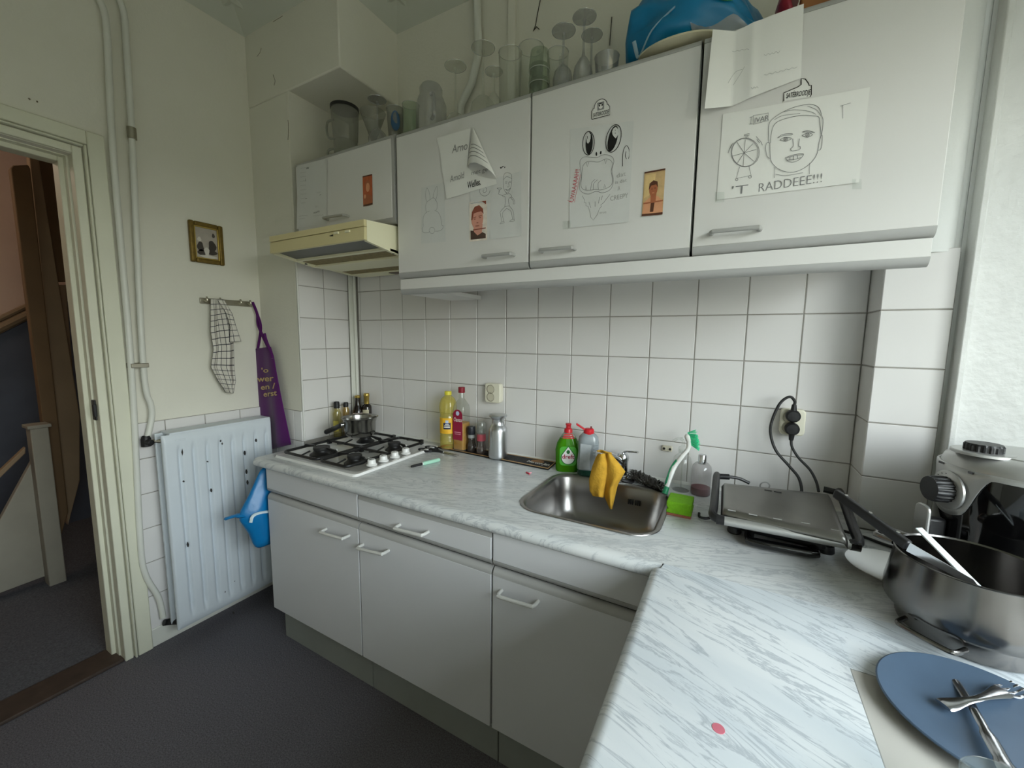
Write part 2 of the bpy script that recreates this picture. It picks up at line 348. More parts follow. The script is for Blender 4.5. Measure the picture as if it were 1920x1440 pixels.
# door frame: stepped architrave, jamb, rebate, strike plate
d1 = thing('door_1', 'cream painted door frame around the open doorway', 'door frame', (XL, -1.4, 0), kind='structure')
def ring(m, y_out, z_top, wdt, x0, x1, both=True):
    m.box(x0, x1, y_out-wdt, y_out, 0, z_top)
    m.box(x0, x1, 2*(-1.4075)-y_out+wdt, y_out-wdt, z_top-wdt, z_top)
    m.box(x0, x1, 2*(-1.4075)-y_out, 2*(-1.4075)-y_out+wdt, 0, z_top)
m = MB(); ring(m, -0.884, 2.112, 0.050, XL, XL+0.022); m.build('architrave', PAINT, d1, bevel=0.004)
m = MB(); ring(m, -0.9365, 2.0595, 0.008, XL, XL+0.026); m.build('architrave_bead', PAINT, d1, bevel=0.004)
m = MB(); ring(m, -0.9475, 2.0485, 0.027, XL-0.03, XL+0.012); m.build('inner_architrave', PAINT, d1, bevel=0.003)
m = MB(); ring(m, -0.964, 2.032, 0.016, XL-0.12, XL-0.034); m.build('jamb', PAINT, d1, bevel=0.002)
m = MB(); ring(m, -0.970, 2.024, 0.024, XL-0.125, XL-0.065); m.build('door_stop', PAINT, d1, bevel=0.003)
m = MB().box(XL-0.040, XL-0.012, -0.981, -0.975, 1.03, 1.11); m.box(XL-0.018, XL-0.004, -0.986, -0.976, 1.045, 1.095); m.build('strike_plate', BLACK, d1, bevel=0.002)
S(MB().box(XL-0.13, XL+0.004, DY1-0.05, -0.975, 0.0, 0.014).build('trim_5', WOODT, bevel=0.004), 'worn brown wooden threshold in the doorway', 'threshold')

# ------------------------------------------------------------------ hall behind the doorway
S(MB().box(-3.2, XL-0.12, -2.7, 0.3, -0.06, 0.002).build('floor_hall', HALLF), 'dark ribbed mat on the hall floor', 'floor')
S(MB().box(-3.2, -2.35, -2.75, 0.35, 0, 2.7).build('wall_hall_far', HWALL), 'pinkish plaster wall at the far side of the hall', 'wall')
S(MB().box(-2.40, XL-0.12, -0.50, -0.40, 0, 2.7).build('wall_hall_end', HDARK), 'dark wall closing the stairwell in the hall', 'wall')
S(MB().box(-3.2, XL-0.12, -2.75, -2.65, 0, 2.7).build('wall_hall_side', HWALL), 'hall side wall behind the door opening', 'wall')
S(MB().box(-3.2, XL-0.12, -2.75, 0.3, 2.62, 2.70).build('ceiling_hall', CEIL), 'low hall ceiling', 'ceiling')
dd = S(MB().prism([(-2.65, 0), (-0.5, 0), (-0.5, 1.62), (-2.65, 0.02)], YZ, -2.352, -2.33).build('wall_hall_dado', HDARK), 'dark dado following the stairs on the hall wall', 'wall')
sd = Vector((0, 2.15, 1.60)).normalized(); 
m = MB(); a = Vector((-2.325, -2.65, 0.06)); b = Vector((-2.325, -0.5, 1.66))
m.tube([a, b], 0.028, 10); m.tube([a+Vector((0.005, 0, 0.055)), b+Vector((0.005, 0, 0.055))], 0.016, 8); m.build('wall_rail', HWOOD2, dd)
def yz_board(name, pxs, x, th, mt, label, cat, kind='structure'):
    poly = [(on(0, x, *p).y, on(0, x, *p).z) for p in pxs]
    o = MB().prism(poly, YZ, x-th, x).build(name, mt, bevel=0.004); return tag(o, label, cat, kind=kind)
yz_board('stair_board', [(20, 316), (25, 310), (53, 309), (57, 316), (128, 960), (112, 1015), (106, 1000)], -1.46, 0.05, HWOOD, 'tall brown board with rounded top beside the stairs', 'board')
yz_board('stair_post', [(53, 280), (70, 280), (150, 780), (150, 900), (128, 985)], -1.53, 0.05, HWOOD2, 'narrow beige post behind the brown stair board', 'post')
yz_board('stairwell_panel', [(66, 270), (300, 270), (300, 530), (90, 528)], -1.62, 0.04, HWOOD, 'dark brown panel above the stairwell', 'panel')
yz_board('stairwell_door', [(91, 534), (124, 534), (143, 770), (128, 775)], -1.63, 0.03, HWOOD2, 'beige cupboard door edge under the dark stairwell panel', 'door')
nw = thing('newel_post', 'square grey painted newel post at the stair foot', 'post', (-1.40, -0.935, 0))
MB().box(-1.44, -1.36, -0.965, -0.900, 0, 0.872).build('shaft', HGREY, nw, bevel=0.004)
MB().box(-1.45, -1.35, -0.975, -0.890, 0.872, 0.890).build('cap', HGREY, nw, bevel=0.003)
yz_board('stair_stringer', [(-60, 1135), (92, 1078), (92, 1000), (60, 865), (-60, 1085)], -1.43, 0.04, HGREY, 'grey stair side panel with a sloping edge', 'stair panel')
yz_board('stair_handrail', [(-60, 940), (48, 838), (48, 850), (-60, 955)], -1.39, 0.035, HWOOD2, 'sloping handrail running down to the newel post', 'handrail')

# ------------------------------------------------------------------ right side: tiled pier, window niche
pr = S(MB().box(2.150, 2.286, -0.112, 0.012, 0, 2.86).build('wall_pier', PLASTER_W, bevel=0.006), 'bright tiled pier between worktop and window', 'wall')
WORLD[pr.name] = Vector((0, 0, 0))
MB().box(2.1440, 2.151, -0.1178, 0.004, 0.80, 1.597).box(2.146, 2.284, -0.1180, -0.111, 0.80, 1.597).build('grout_bed', GROUT, pr)
for z0, z1 in [(Z0-(r+1)*T, Z0-r*T) for r in range(0, 5)]:
    tile(pr, (2.142, -0.059, (z0+z1)/2), 0.117, z1-z0-G, -PI/2)
    tile(pr, (2.213, -0.120, (z0+z1)/2), 0.140, z1-z0-G)
m = MB(); prof = [(2.140, -0.111), (2.140, -0.122), (2.165, -0.128), (2.235, -0.127), (2.268, -0.118), (2.286, -0.098), (2.286, -0.09)]
m.prism(prof, lambda u, v, w: (u, v, w), 1.600, 2.80); m.build('rounded_plaster', PLASTER_W, pr, smooth=60)
S(MB().box(2.286, 2.296, -0.108, 0.012, 0, 2.86).build('trim_6', PLASTER_W), 'narrow plaster groove beside the window lining', 'trim')
S(MB().box(2.2945, 2.3085, -0.152, 0.0, ZW, 2.86).build('trim_7', PAINTP, bevel=0.003), 'cream wooden strip edging the window lining', 'trim')
rv = S(MB().box(2.312, 2.90, -0.128, -0.005, ZW, 2.66).build('trim_8', PAINTP, bevel=0.003), 'white flaking painted panel lining the window niche', 'panel')
WX = 2.90; WY0, WY1, WZ0, WZ1 = -0.58, -2.32, 0.96, 2.20
wr = MB().box(WX, WX+0.14, WY0, 0.012, 0, 2.86).box(WX, WX+0.14, -2.75, WY1, 0, 2.86).box(WX, WX+0.14, WY1, WY0, 0, WZ0).box(WX, WX+0.14, WY1, WY0, WZ1, 2.86)
S(MB().box(2.31, WX, -2.75, -2.42, 0, 2.86).build('wall_niche_side', PLASTER_W), 'near side of the window niche', 'wall')
S(MB().box(2.31, WX, -2.42, -0.005, 2.66, 2.86).build('wall_niche_top', PLASTER_W), 'lintel above the window niche', 'wall')
S(MB().box(2.33, WX, -2.42, -0.128, 0, 0.80).build('wall_niche_base', PLASTER_W), 'low wall under the window sill', 'wall')
S(wr.build('wall_right', PLASTER_W), 'window wall with a deep niche right of the worktop', 'wall')
w1 = thing('window_1', 'tall white window in the niche above the sill', 'window', (WX, -1.45, WZ0), kind='structure')
m = MB(); m.box(WX+0.03, WX+0.09, WY1, WY1+0.06, WZ0, WZ1).box(WX+0.03, WX+0.09, WY0-0.06, WY0, WZ0, WZ1).box(WX+0.03, WX+0.09, WY1, WY0, WZ0, WZ0+0.06).box(WX+0.03, WX+0.09, WY1, WY0, WZ1-0.06, WZ1)
m.build('frame', PAINTP, w1, bevel=0.004)
MB().box(WX+0.04, WX+0.08, WY1+0.06, WY0-0.06, 1.80, 1.85).build('transom', PAINTP, w1, bevel=0.003)
MB().box(WX+0.058, WX+0.062, WY1+0.06, WY0-0.06, WZ0+0.06, 1.80).build('pane', GLASSM, w1)
MB().box(WX+0.058, WX+0.062, WY1+0.06, WY0-0.06, 1.85, WZ1-0.06).build('pane', GLASSM, w1)
S(MB().box(-0.5, 3.05, -2.84, -2.751, 0, 2.86).build('wall_front', PLASTER), 'plain kitchen wall behind the viewer', 'wall')

# chips and hairline cracks in the old plaster
CRK = mat('plaster_crack', (120, 112, 94), 0.9)
for i, pts in enumerate([[(490, 90), (488, 98), (482, 106)], [(530, 30), (520, 36), (512, 41)], [(540, 225), (541, 238), (540, 262)], [(512, 140), (516, 152), (514, 160)]]):
    MB().tube([on(1, YB-0.0002, *p) for p in pts], 0.0011, 5).build('plaster_crack', CRK, br)
for pts in [[(53, 184), (57, 187)], [(68, 190), (71, 191)]]:
    MB().tube([on(0, XL+0.0004, *p) for p in pts], 0.0028, 6).build('plaster_chip', CRK, wl)
# ------------------------------------------------------------------ pipes on the walls
hp = thing('heating_pipes', 'pair of painted heating pipes running down beside the door frame', 'pipes', (XL, -0.86, 0))
PX = XL+0.026
def lp(px, py): return on(0, PX, px, py)
MB().tube(spline([lp(165, -30), lp(186, 0), lp(197, 30), lp(202, 90), lp(213, 300), lp(246, 690), lp(262, 1000), lp(272, 1075), lp(297, 1120), lp(306, 1158)], 6), 0.011, 12).build('return_pipe', PIPE, hp)
MB().tube(spline([lp(205, -30), lp(224, 0), lp(233, 30), lp(237, 90), lp(247, 250), lp(268, 680), lp(283, 760), lp(284, 785), lp(277, 818)], 6), 0.011, 12).build('supply_pipe', PIPE, hp)
c = lp(247, 250); MB().cyl(c+Vector((0, 0, -0.022)), c+Vector((0, 0, 0.022)), 0.015).build('coupling', BRASSY, hp, bevel=0.002)
a = lp(241, 686); b = lp(279, 684); MB().box(XL, XL+0.006, a.y, b.y, a.z-0.010, a.z+0.010).box(PX+0.008, PX+0.015, a.y+0.004, b.y-0.004, a.z-0.009, a.z+0.009).build('pipe_clamp', BRASSY, hp, bevel=0.002)
up = thing('wall_pipe', 'white pipe rising behind the wine glasses on the back wall', 'pipe', (0.765, -0.02, 2.2))
a = on(1, -0.022, 893, 0); b = on(1, -0.022, 897, 100)
MB().tube([(a.x, -0.022, 2.84), (b.x, -0.022, 2.60), (b.x, -0.022, b.z), (b.x-0.03, -0.022, b.z-0.10), (b.x-0.09, -0.022, b.z-0.18), (b.x-0.10, -0.022, 2.16)], 0.0165, 14).build('pipe', PIPE, up)
a = on(1, -0.012, 960, 40)
cdt = tag(MB().box(a.x-0.017, a.x+0.017, -0.018, -0.0005, 2.16, 2.80).build('wall_conduit', PLASTER, bevel=0.003), 'flat painted conduit strip on the wall above the cabinets', 'conduit')
# ================================================================== FITTED KITCHEN
LAM = mat('white_laminate', (224, 223, 220), 0.42, noise=0.01, nscale=5)
LAMD = mat('laminate_base_front', (216, 217, 219), 0.42, noise=0.012, nscale=5)
EDGE = mat('grey_edge_profile', (176, 176, 174), 0.45)
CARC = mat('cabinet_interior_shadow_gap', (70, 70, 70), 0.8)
SIDE = mat('cabinet_side_white', (205, 205, 200), 0.5)
PLIN = mat('grey_green_plinth', (150, 154, 148), 0.6, noise=0.05, nscale=8)
HAND = mat('grey_white_handle', (205, 205, 200), 0.38)
HANDU = mat('grey_handle', (172, 172, 168), 0.38)
MARB = marble('marble_laminate', 0.30, 4.5, 26, (218, 220, 220), (208, 212, 213), (172, 177, 182))
MARB2 = marble('marble_laminate_leg', -0.42, 2.6, 17, (220, 224, 226), (204, 211, 216), (164, 172, 180))
SILL = mat('plain_sill_board', (186, 183, 176), 0.5, noise=0.02, nscale=6)
ENAM = mat('white_enamel', (236, 236, 234), 0.22, coat=0.3)
CAST = mat('black_enamel', (20, 20, 21), 0.42)
CASTC = mat('burner_cap', (34, 34, 34), 0.55)
CREAM = mat('cream_hood_plastic', (226, 214, 164), 0.4)
CREAML = mat('cream_hood_side', (244, 240, 208), 0.4)
FILT = mat('greasy_filter_mesh', (140, 126, 84), 0.7, noise=0.25, nscale=60, bump=0.6, bscale=260)
SMOKE = mat('grey_hood_glass', (84, 86, 84), 0.35)

def handle(parent, p0, p1, m, out=0.030, r=0.0055):
    """rounded D handle between two points on a front facing -y"""
    p0, p1 = Vector(p0), Vector(p1); o = Vector((0, -out, 0)); d = (p1-p0).normalized()*0.010
    pts = [p0, p0+o*0.55, p0+o*0.88+d*0.35, p0+o+d*1.2, p1+o-d*1.2, p1+o*0.88-d*0.35, p1+o*0.55, p1]
    mb = MB().tube(spline(pts, 3), r, 10); return mb.build('handle', m, parent)
def strip_profile(x0, x1, zc, h, yf, th, up):
    """rounded plastic edge: convex section bulging toward the room"""
    n = 8; poly = []
    for i in range(n+1):
        t = i/n; a = PI/2*t
        poly.append((yf + (th*(1-math.cos(a)))*1.0, zc + (h*math.sin(a) if up else -h*math.sin(a))))
    poly += [(yf+th, zc)]
    return MB().prism(poly, lambda u, v, w: (w, u, v), x0, x1)

# ------------------------------------------------------------------ base units
YF = -0.600
def base_unit(x0, x1, drawer, label, dh, drh, top_strip):
    t = thing('base_cabinet', label, 'cabinet', ((x0+x1)/2, -0.30, 0), group='white base cabinets under the worktop')
    g = 0.0022
    for xa in (x0+0.001, x1-0.017): MB().box(xa, xa+0.016, -0.578, -0.02, 0.165, 0.810).build('side_panel', SIDE, t)
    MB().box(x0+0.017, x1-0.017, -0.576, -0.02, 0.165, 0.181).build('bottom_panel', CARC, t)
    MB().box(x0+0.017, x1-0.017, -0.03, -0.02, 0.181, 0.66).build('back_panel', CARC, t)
    MB().box(x0+0.017, x1-0.017, -0.574, -0.562, 0.181, 0.808).build('gap_shade_sheet', CARC, t)  # dark sheet behind the fronts, its colour stands in for shade in the gaps
    zb = 0.700
    ztop = 0.808
    dr = MB().box(x0+g, x1-g, YF, YF+0.018, zb+0.020, ztop-(0.020 if top_strip else 0)).build('drawer_front' if drawer else 'fixed_front', LAMD, t, bevel=0.0015)
    strip_profile(x0+g, x1-g, zb+0.020, 0.020, YF, 0.018, False).build('edge_strip', EDGE, dr, smooth=50)
    if top_strip: strip_profile(x0+g, x1-g, ztop-0.020, 0.020, YF, 0.018, True).build('edge_strip', EDGE, dr, smooth=50)
    do = MB().box(x0+g, x1-g, YF, YF+0.018, 0.170, 0.673).build('door', LAMD, t, bevel=0.0015)
    strip_profile(x0+g, x1-g, 0.673, 0.022, YF, 0.018, True).build('edge_strip', EDGE, do, smooth=50)
    for part, hh in ((do, dh), (dr, drh)):
        if hh: handle(part, on(1, YF, *hh[0]), on(1, YF, *hh[1]), HAND)
    pl = MB().box(x0, x1-0.002, -0.552, -0.536, 0.0, 0.164).build('plinth', PLIN, t, bevel=0.0015)
    return t
base_unit(0.086, 0.650, False, 'base cabinet below the hob, nearest the radiator', ((612, 992), (655, 1004)), None, False)
base_unit(0.651, 1.219, True, 'base cabinet with a drawer and handle in the middle', ((681, 1021), (729, 1032)), ((750, 984), (803, 997)), True)
base_unit(1.221, 1.688, False, 'base cabinet below the steel sink', ((941, 1107), (1009, 1127)), None, False)
bt = thing('base_cabinet', 'base cabinet under the short marble worktop by the window', 'cabinet', (2.0, -1.3, 0), group='white base cabinets under the worktop')
MB().box(1.700, 2.322, -2.20, -0.66, 0.165, 0.812).build('body', SIDE, bt, bevel=0.002)
MB().box(1.682, 1.699, -1.40, -0.66, 0.170, 0.805).build('door', LAMD, bt, bevel=0.002)
MB().box(1.682, 1.699, -2.19, -1.404, 0.170, 0.805).build('door', LAMD, bt, bevel=0.002)
MB().box(1.740, 1.756, -2.20, -0.56, 0.0, 0.164).build('plinth', PLIN, bt)

# ------------------------------------------------------------------ worktops
def fill_with_hole(outer, inner, z):
    bm = bmesh.new()
    def loop(p): 
        vs = [bm.verts.new((x, y, z)) for x, y in p]; return [bm.edges.new((vs[i], vs[(i+1) % len(vs)])) for i in range(len(vs))]
    e = loop(outer)+loop(inner); bmesh.ops.triangle_fill(bm, edges=e, use_beauty=True)
    bm.verts.index_update(); vs = [v.co.copy() for v in bm.verts]; fs = [tuple(v.index for v in f.verts) for f in bm.faces]; bm.free(); return vs, fs
SX0, SX1, SY0, SY1 = 1.236, 1.650, -0.492, -0.118
hole = rrect(SX0, SX1, SY0, SY1, 0.075, 8)
wt = thing('worktop', 'long marble patterned worktop with hob and sink', 'worktop', (1.1, -0.3, ZW))
m = MB(); XW0, XW1 = 0.032, 2.138
outer = [(XW0, -0.004), (XW0, -0.598), (XW1, -0.598), (XW1, -0.004)]
vs, fs = fill_with_hole(outer, hole, ZW)
inside = lambda c: SX0+0.002 < c.x < SX1-0.002 and SY0+0.002 < c.y < SY1-0.002 and max(0, abs(c.x-(SX0+SX1)/2)-(SX1-SX0)/2+0.075)**2+max(0, abs(c.y-(SY0+SY1)/2)-(SY1-SY0)/2+0.075)**2 < 0.0749**2
fs = [f for f in fs if not inside(sum((vs[i] for i in f), Vector())/len(f))]
m.add(vs, fs)
k = len(hole); m.add([(x, y, ZW) for x, y in hole]+[(x, y, ZW-0.03) for x, y in hole], [(i, (i+1) % k, k+(i+1) % k, k+i) for i in range(k)])
prof = [(-0.598, ZW)]+[(-0.598-0.022*math.sin(a), ZW-0.020+0.020*math.cos(a)) for a in [PI/2*i/6 for i in range(1, 7)]]+[(-0.620, ZW-0.028), (-0.612, ZW-0.035), (-0.585, ZW-0.035)]
kk = len(prof); XJ = 1.690
m.add([(XW0, y, z) for y, z in prof]+[(XJ, y, z) for y, z in prof], [(i, i+1, kk+i+1, kk+i) for i in range(kk-1)])
m.add([(XW0, -0.598, ZW)]+[(XW0, y, z) for y, z in prof]+[(XW0, -0.004, ZW-0.035), (XW0, -0.004, ZW)], [tuple(range(kk+3))])
for xa, xb in ((XW0, SX0-0.01), (SX1+0.01, XW1)): m.add([(xa, -0.004, ZW-0.035), (xb, -0.004, ZW-0.035), (xb, -0.586, ZW-0.035), (xa, -0.586, ZW-0.035)], [(0, 1, 2, 3)])
m.build('slab', MARB, wt, smooth=50, fixn=False)
MB().box(2.1385, WX, -0.6215, -0.130, ZW-0.035, ZW).build('corner_piece', MARB, wt)
wt2 = thing('worktop', 'short marble patterned worktop running toward the viewer', 'worktop', (1.83, -1.4, ZW))
m = MB(); X0 = 1.690
prof = [(X0-0.022*math.sin(a), ZW-0.020+0.020*math.cos(a)) for a in [PI/2*i/6 for i in range(0, 7)]]+[(X0-0.022, ZW-0.028), (X0-0.014, ZW-0.035), (2.003, ZW-0.035), (2.003, ZW+0.0005)]
m.prism([(u, v+0.0005) for u, v in prof], lambda u, v, w: (u, w, v), -2.22, -0.6225); m.build('slab', MARB2, wt2, smooth=50)
MB().prism([(X0+0.000, -0.6225), (2.138, -0.6225), (2.138, -0.599), (X0+0.004, -0.599)], XYZ, ZW+0.0001, ZW+0.0004).build('joint_strip', MARB2, wt2)
MB().box(2.0035, WX, -0.770, -0.6222, ZW-0.035, ZW).build('corner_infill', MARB2, wt2)
tag(MB().box(2.004, WX, -2.42, -0.7705, ZW-0.035, ZW-0.0003).build('window_sill', SILL, bevel=0.001), 'plain beige sill board beside the short marble worktop', 'window sill', kind='structure')
sp = on(2, ZW, 1347, 1367); MBs = MB().lathe([(0.0085, 0.0), (0.008, 0.0012), (0.0, 0.0014)], (sp.x, sp.y, ZW), 16)
tag(MBs.build('red_spot', mat('dried_red_drop', (200, 110, 125), 0.4)), 'small round red drip on the short marble worktop', 'stain')

# ------------------------------------------------------------------ sink and tap
sk = thing('kitchen_sink', 'stainless steel inset sink bowl in the worktop', 'sink', ((SX0+SX1)/2, (SY0+SY1)/2, ZW-0.16))
SINK = mat('brushed_sink_steel', (150, 148, 146), 0.30, metal=1.0, noise=0.05, nscale=8)
m = MB(); rings = []
def rr(e, r): return rrect(SX0-e, SX1+e, SY0-e, SY1+e, r, 8)
for e, r, z in [(0.010, 0.085, 0.001), (0.009, 0.084, 0.0035), (0.002, 0.077, 0.004), (-0.006, 0.069, 0.0), (-0.010, 0.065, -0.008), (-0.016, 0.062, -0.06), (-0.024, 0.066, -0.125), (-0.040, 0.070, -0.150), (-0.075, 0.060, -0.162), (-0.14, 0.03, -0.165)]:
    rings.append([(x, y, ZW+z) for x, y in rr(e, r)])
k = len(rings[0]); vs = [p for rg in rings for p in rg]
fs = [(i*k+j, i*k+(j+1) % k, (i+1)*k+(j+1) % k, (i+1)*k+j) for i in range(len(rings)-1) for j in range(k)]; fs.append(tuple(range((len(rings)-1)*k, len(rings)*k)))
m.add(vs, fs); m.build('bowl', SINK, sk, smooth=60, fixn=False)
MB().lathe([(0.0, 0), (0.030, 0.0), (0.042, 0.003), (0.044, 0.0)], ((SX0+SX1)/2, (SY0+SY1)/2, ZW-0.1645), 24).build('drain', CHROME, sk)
for i, dx in enumerate((-0.018, -0.011, -0.004, 0.007, 0.014, 0.021)):
    c = on(1, SY1-0.022, 1188, 942); MB().box(c.x+dx-0.0018, c.x+dx+0.0018, SY1-0.024, SY1-0.0195, c.z-0.009, c.z+0.009).build('overflow_slot', BLACK, sk)
c = on(1, SY1-0.024, 1189, 941); MB().cyl((c.x+0.0015, SY1-0.018, c.z), (c.x+0.0015, SY1-0.0265, c.z), 0.003, n=10).build('overflow_screw', CHROME, sk)
fc = thing('mixer_tap', 'chrome single lever mixer tap behind the sink', 'tap', (1.462, -0.052, ZW))
MB().lathe([(0.026, 0), (0.026, 0.012), (0.021, 0.016), (0.021, 0.066), (0.023, 0.072), (0.023, 0.085), (0.017, 0.096), (0.0, 0.098)], (1.462, -0.052, ZW), 24).build('body', CHROME, fc)
se = on(1, -0.215, 1124, 848)
MB().tube(spline([(1.458, -0.060, ZW+0.060), (1.447, -0.10, ZW+0.088), (se.x+0.006, -0.18, se.z-0.012), (se.x, -0.212, se.z-0.018)], 5), [0.013]*15+[0.0115], 14).build('spout', CHROME, fc)
MB().cyl((se.x, -0.212, se.z-0.040), (se.x, -0.212, se.z), 0.0145).build('aerator', CHROME, fc, bevel=0.002)
le = on(1, -0.052, 1178, 847)
MB().tube(spline([(1.462, -0.052, ZW+0.092), (1.472, -0.06, ZW+0.106), (1.492, -0.072, ZW+0.112), (1.522, -0.082, ZW+0.116)], 5), 0.0068, 10, flat=0.6).build('lever', CHROME, fc)
pg = thing('sink_plug', 'black rubber sink plug lying behind the sink', 'plug', (1.492, -0.088, ZW))
MB().lathe([(0.021, 0.0), (0.024, 0.004), (0.024, 0.008), (0.010, 0.010), (0.0, 0.010)], (1.492, -0.088, ZW), 20).build('stopper', BLACK, pg)
MB().tube(spline([(1.492, -0.088, ZW+0.010), (1.478, -0.080, ZW+0.020), (1.470, -0.066, ZW+0.008), (1.466, -0.075, ZW+0.004)], 5), 0.0016, 6).build('chain', CHROME, pg)

# ------------------------------------------------------------------ hob
HX0, HX1, HY0, HY1 = 0.088, 0.600, -0.566, -0.068
hb = thing('gas_hob', 'white enamel four burner gas hob set in the worktop', 'hob', (0.344, -0.317, ZW))
o_ = rrect(HX0, HX1, HY0, HY1, 0.018, 5); i_ = rrect(HX0+0.004, HX1-0.004, HY0+0.004, HY1-0.004, 0.016, 5); j_ = rrect(HX0+0.035, HX1-0.020, HY0+0.030, HY1-0.030, 0.02, 5); k_ = rrect(HX0+0.042, HX1-0.027, HY0+0.037, HY1-0.037, 0.02, 5)
n = len(o_); vs = [(x, y, ZW+0.0003) for x, y in o_]+[(x, y, ZW+0.009) for x, y in i_]+[(x, y, ZW+0.010) for x, y in j_]+[(x, y, ZW+0.006) for x, y in k_]
fs = [(r*n+i, r*n+(i+1) % n, (r+1)*n+(i+1) % n, (r+1)*n+i) for r in range(3) for i in range(n)]+[tuple(range(3*n, 4*n))]
MB().add(vs, fs).build('top_plate', ENAM, hb, smooth=40, fixn=False)
for bx, by, br_ in ((0.245, -0.445, 0.046), (0.468, -0.455, 0.039), (0.235, -0.195, 0.039), (0.462, -0.228, 0.038)):
    b_ = MB().lathe([(br_+0.004, 0), (br_+0.002, 0.004), (br_*0.84, 0.009), (br_*0.70, 0.017), (br_*0.68, 0.020), (br_*0.70, 0.023)], (bx, by, ZW+0.006), 24).build('burner', CAST, hb)
    MB().lathe([(br_*0.72, 0.0), (br_*0.75, 0.003), (br_*0.74, 0.012), (br_*0.60, 0.0135), (br_*0.54, 0.0115), (0.0, 0.0115)], (bx, by, ZW+0.0285), 24).build('burner_cap', CASTC, b_)
    for qx, qy in ((br_+0.016, 0.002),): MB().cyl((bx+qx*0.7, by+qx*0.7, ZW+0.006), (bx+qx*0.7, by+qx*0.7, ZW+0.026), 0.003, n=8).build('igniter', WHITEP, b_)
def grate(x0, x1, y0, y1, ym, burners):
    m = MB(); z = ZW+0.024; r = 0.0062
    cr = rrect(x0, x1, y0, y1, 0.022, 4); m.tube([(x, y, z) for x, y in cr], r, 8, closed=True)
    m.tube([(x0, ym, z), (x1, ym, z)], r, 8)
    for bx, by in burners: m.tube([(bx, y0 if by < ym else ym, z), (bx, (y0 if by < ym else ym)+0.045, z+0.010)], 0.0035, 6); m.tube([(bx, ym if by < ym else y1, z), (bx, (ym if by < ym else y1)-0.045, z+0.010)], 0.0035, 6)
    for x, y in ((x0, ym), (x1, ym-0.03), (x0, y1-0.06), (x1-0.02, y1)): m.box(x-0.008, x+0.008, y-0.008, y+0.008, ZW+0.009, z+0.007)
    g_ = m.build('pan_support', CAST, hb)
    for bx, by in burners:
        for dx, dy, L0 in ((1, 0, x1-bx), (-1, 0, bx-x0)):
            if L0 is None: L0 = abs((ym if ((dy > 0) == (by < ym)) else (y1 if dy > 0 else y0))-by)
            p0 = Vector((bx+dx*L0, by+dy*L0, z)); p1 = Vector((bx+dx*0.040, by+dy*0.040, z+0.017)); pm = Vector((bx+dx*L0*0.90, by+dy*L0*0.90, z+0.015))
            sidev = Vector((-dy, dx, 0))*0.0035
            q = [p0-Vector((0, 0, 0.004)), p1-Vector((0, 0, 0.005)), p1, pm, p0+Vector((0, 0, 0.006))]
            MB().add([a-sidev for a in q]+[a+sidev for a in q], [(0, 1, 2, 3, 4), (9, 8, 7, 6, 5)]+[(i, (i+1) % 5, 5+(i+1) % 5, 5+i) for i in range(5)]).build('grate_finger', CAST, g_, smooth=0)
grate(0.128, 0.348, -0.545, -0.100, -0.318, [(0.245, -0.445), (0.235, -0.195)])
grate(0.368, 0.530, -0.545, -0.100, -0.335, [(0.468, -0.455), (0.462, -0.228)])
for ky in (-0.448, -0.386, -0.322, -0.256):
    kb = MB().lathe([(0.0215, 0), (0.0215, 0.004), (0.018, 0.006), (0.0165, 0.007), (0.0155, 0.021), (0.0135, 0.0235), (0.0, 0.0235)], (0.558, ky, ZW+0.010), 24).build('knob', ENAM, hb)
    MB().box(0.5572, 0.5588, ky-0.013, ky, ZW+0.0330, ZW+0.0345).build('marker', CAST, kb)
MB().box(0.502, 0.536, -0.5365, -0.5345, ZW+0.0100, ZW+0.0103).build('small_print', CAST, hb, smooth=0)

# ------------------------------------------------------------------ wall units
YU = -0.350
def wall_unit(x0, x1, z0, z1, label, hh, bx1=None, side=False):
    t = thing('wall_cabinet', label, 'cabinet', ((x0+x1)/2, -0.17, z0), group='white wall cabinets above the worktop'); g = 0.002
    b1 = bx1 or x1
    MB().box(x0+0.001, b1-0.001, -0.330, -0.002, z0+0.003, z0+0.018).build('bottom_panel', SIDE, t)
    MB().box(x0+0.001, b1-0.001, -0.330, -0.002, z1-0.018, z1).build('top_panel', SIDE, t)
    MB().box(x0+0.018, b1-0.018, -0.012, -0.002, z0+0.018, z1-0.018).build('back_panel', SIDE, t)
    for xa in (x0+0.001, b1-0.017): MB().box(xa, xa+0.016, -0.330, -0.002, z0+0.003, z1).build('side_panel', SIDE, t)
    MB().box(x0+0.018, b1-0.018, -0.327, -0.315, z0+0.02, z1-0.02).build('gap_shade_sheet', CARC, t)  # dark backing sheet, paints the shade seen between the doors
    sx = 0.013 if side else 0
    do = MB().box(x0+g, x1-g-sx, YU, YU+0.018, z0+0.022, z1-0.018).build('door', LAM, t, bevel=0.0015)
    strip_profile(x0+g, x1-g, z0+0.022, 0.022, YU, 0.018, False).build('edge_strip', EDGE, do, smooth=50)
    strip_profile(x0+g, x1-g, z1-0.018, 0.018, YU, 0.018, True).build('edge_strip', EDGE, do, smooth=50)
    if side: MB().box(x1-g-sx, x1-g, YU+0.001, YU+0.018, z0+0.021, z1-0.017).build('edge_strip', EDGE, do)
    handle(do, on(1, YU, *hh[0]), on(1, YU, *hh[1]), HANDU, 0.028); return do
wall_unit(0.012, 0.616, 1.812, 2.144, 'short wall cabinet above the cream cooker hood', ((616, 412), (654, 406)), side=True)
wall_unit(0.627, 1.198, 1.597, 2.138, 'wall cabinet with the rabbit drawing on its door', ((911, 483), (965, 478)))
wall_unit(1.201, 1.684, 1.597, 2.138, 'wall cabinet with the big eyed monster drawing', ((1017, 472), (1079, 467)))
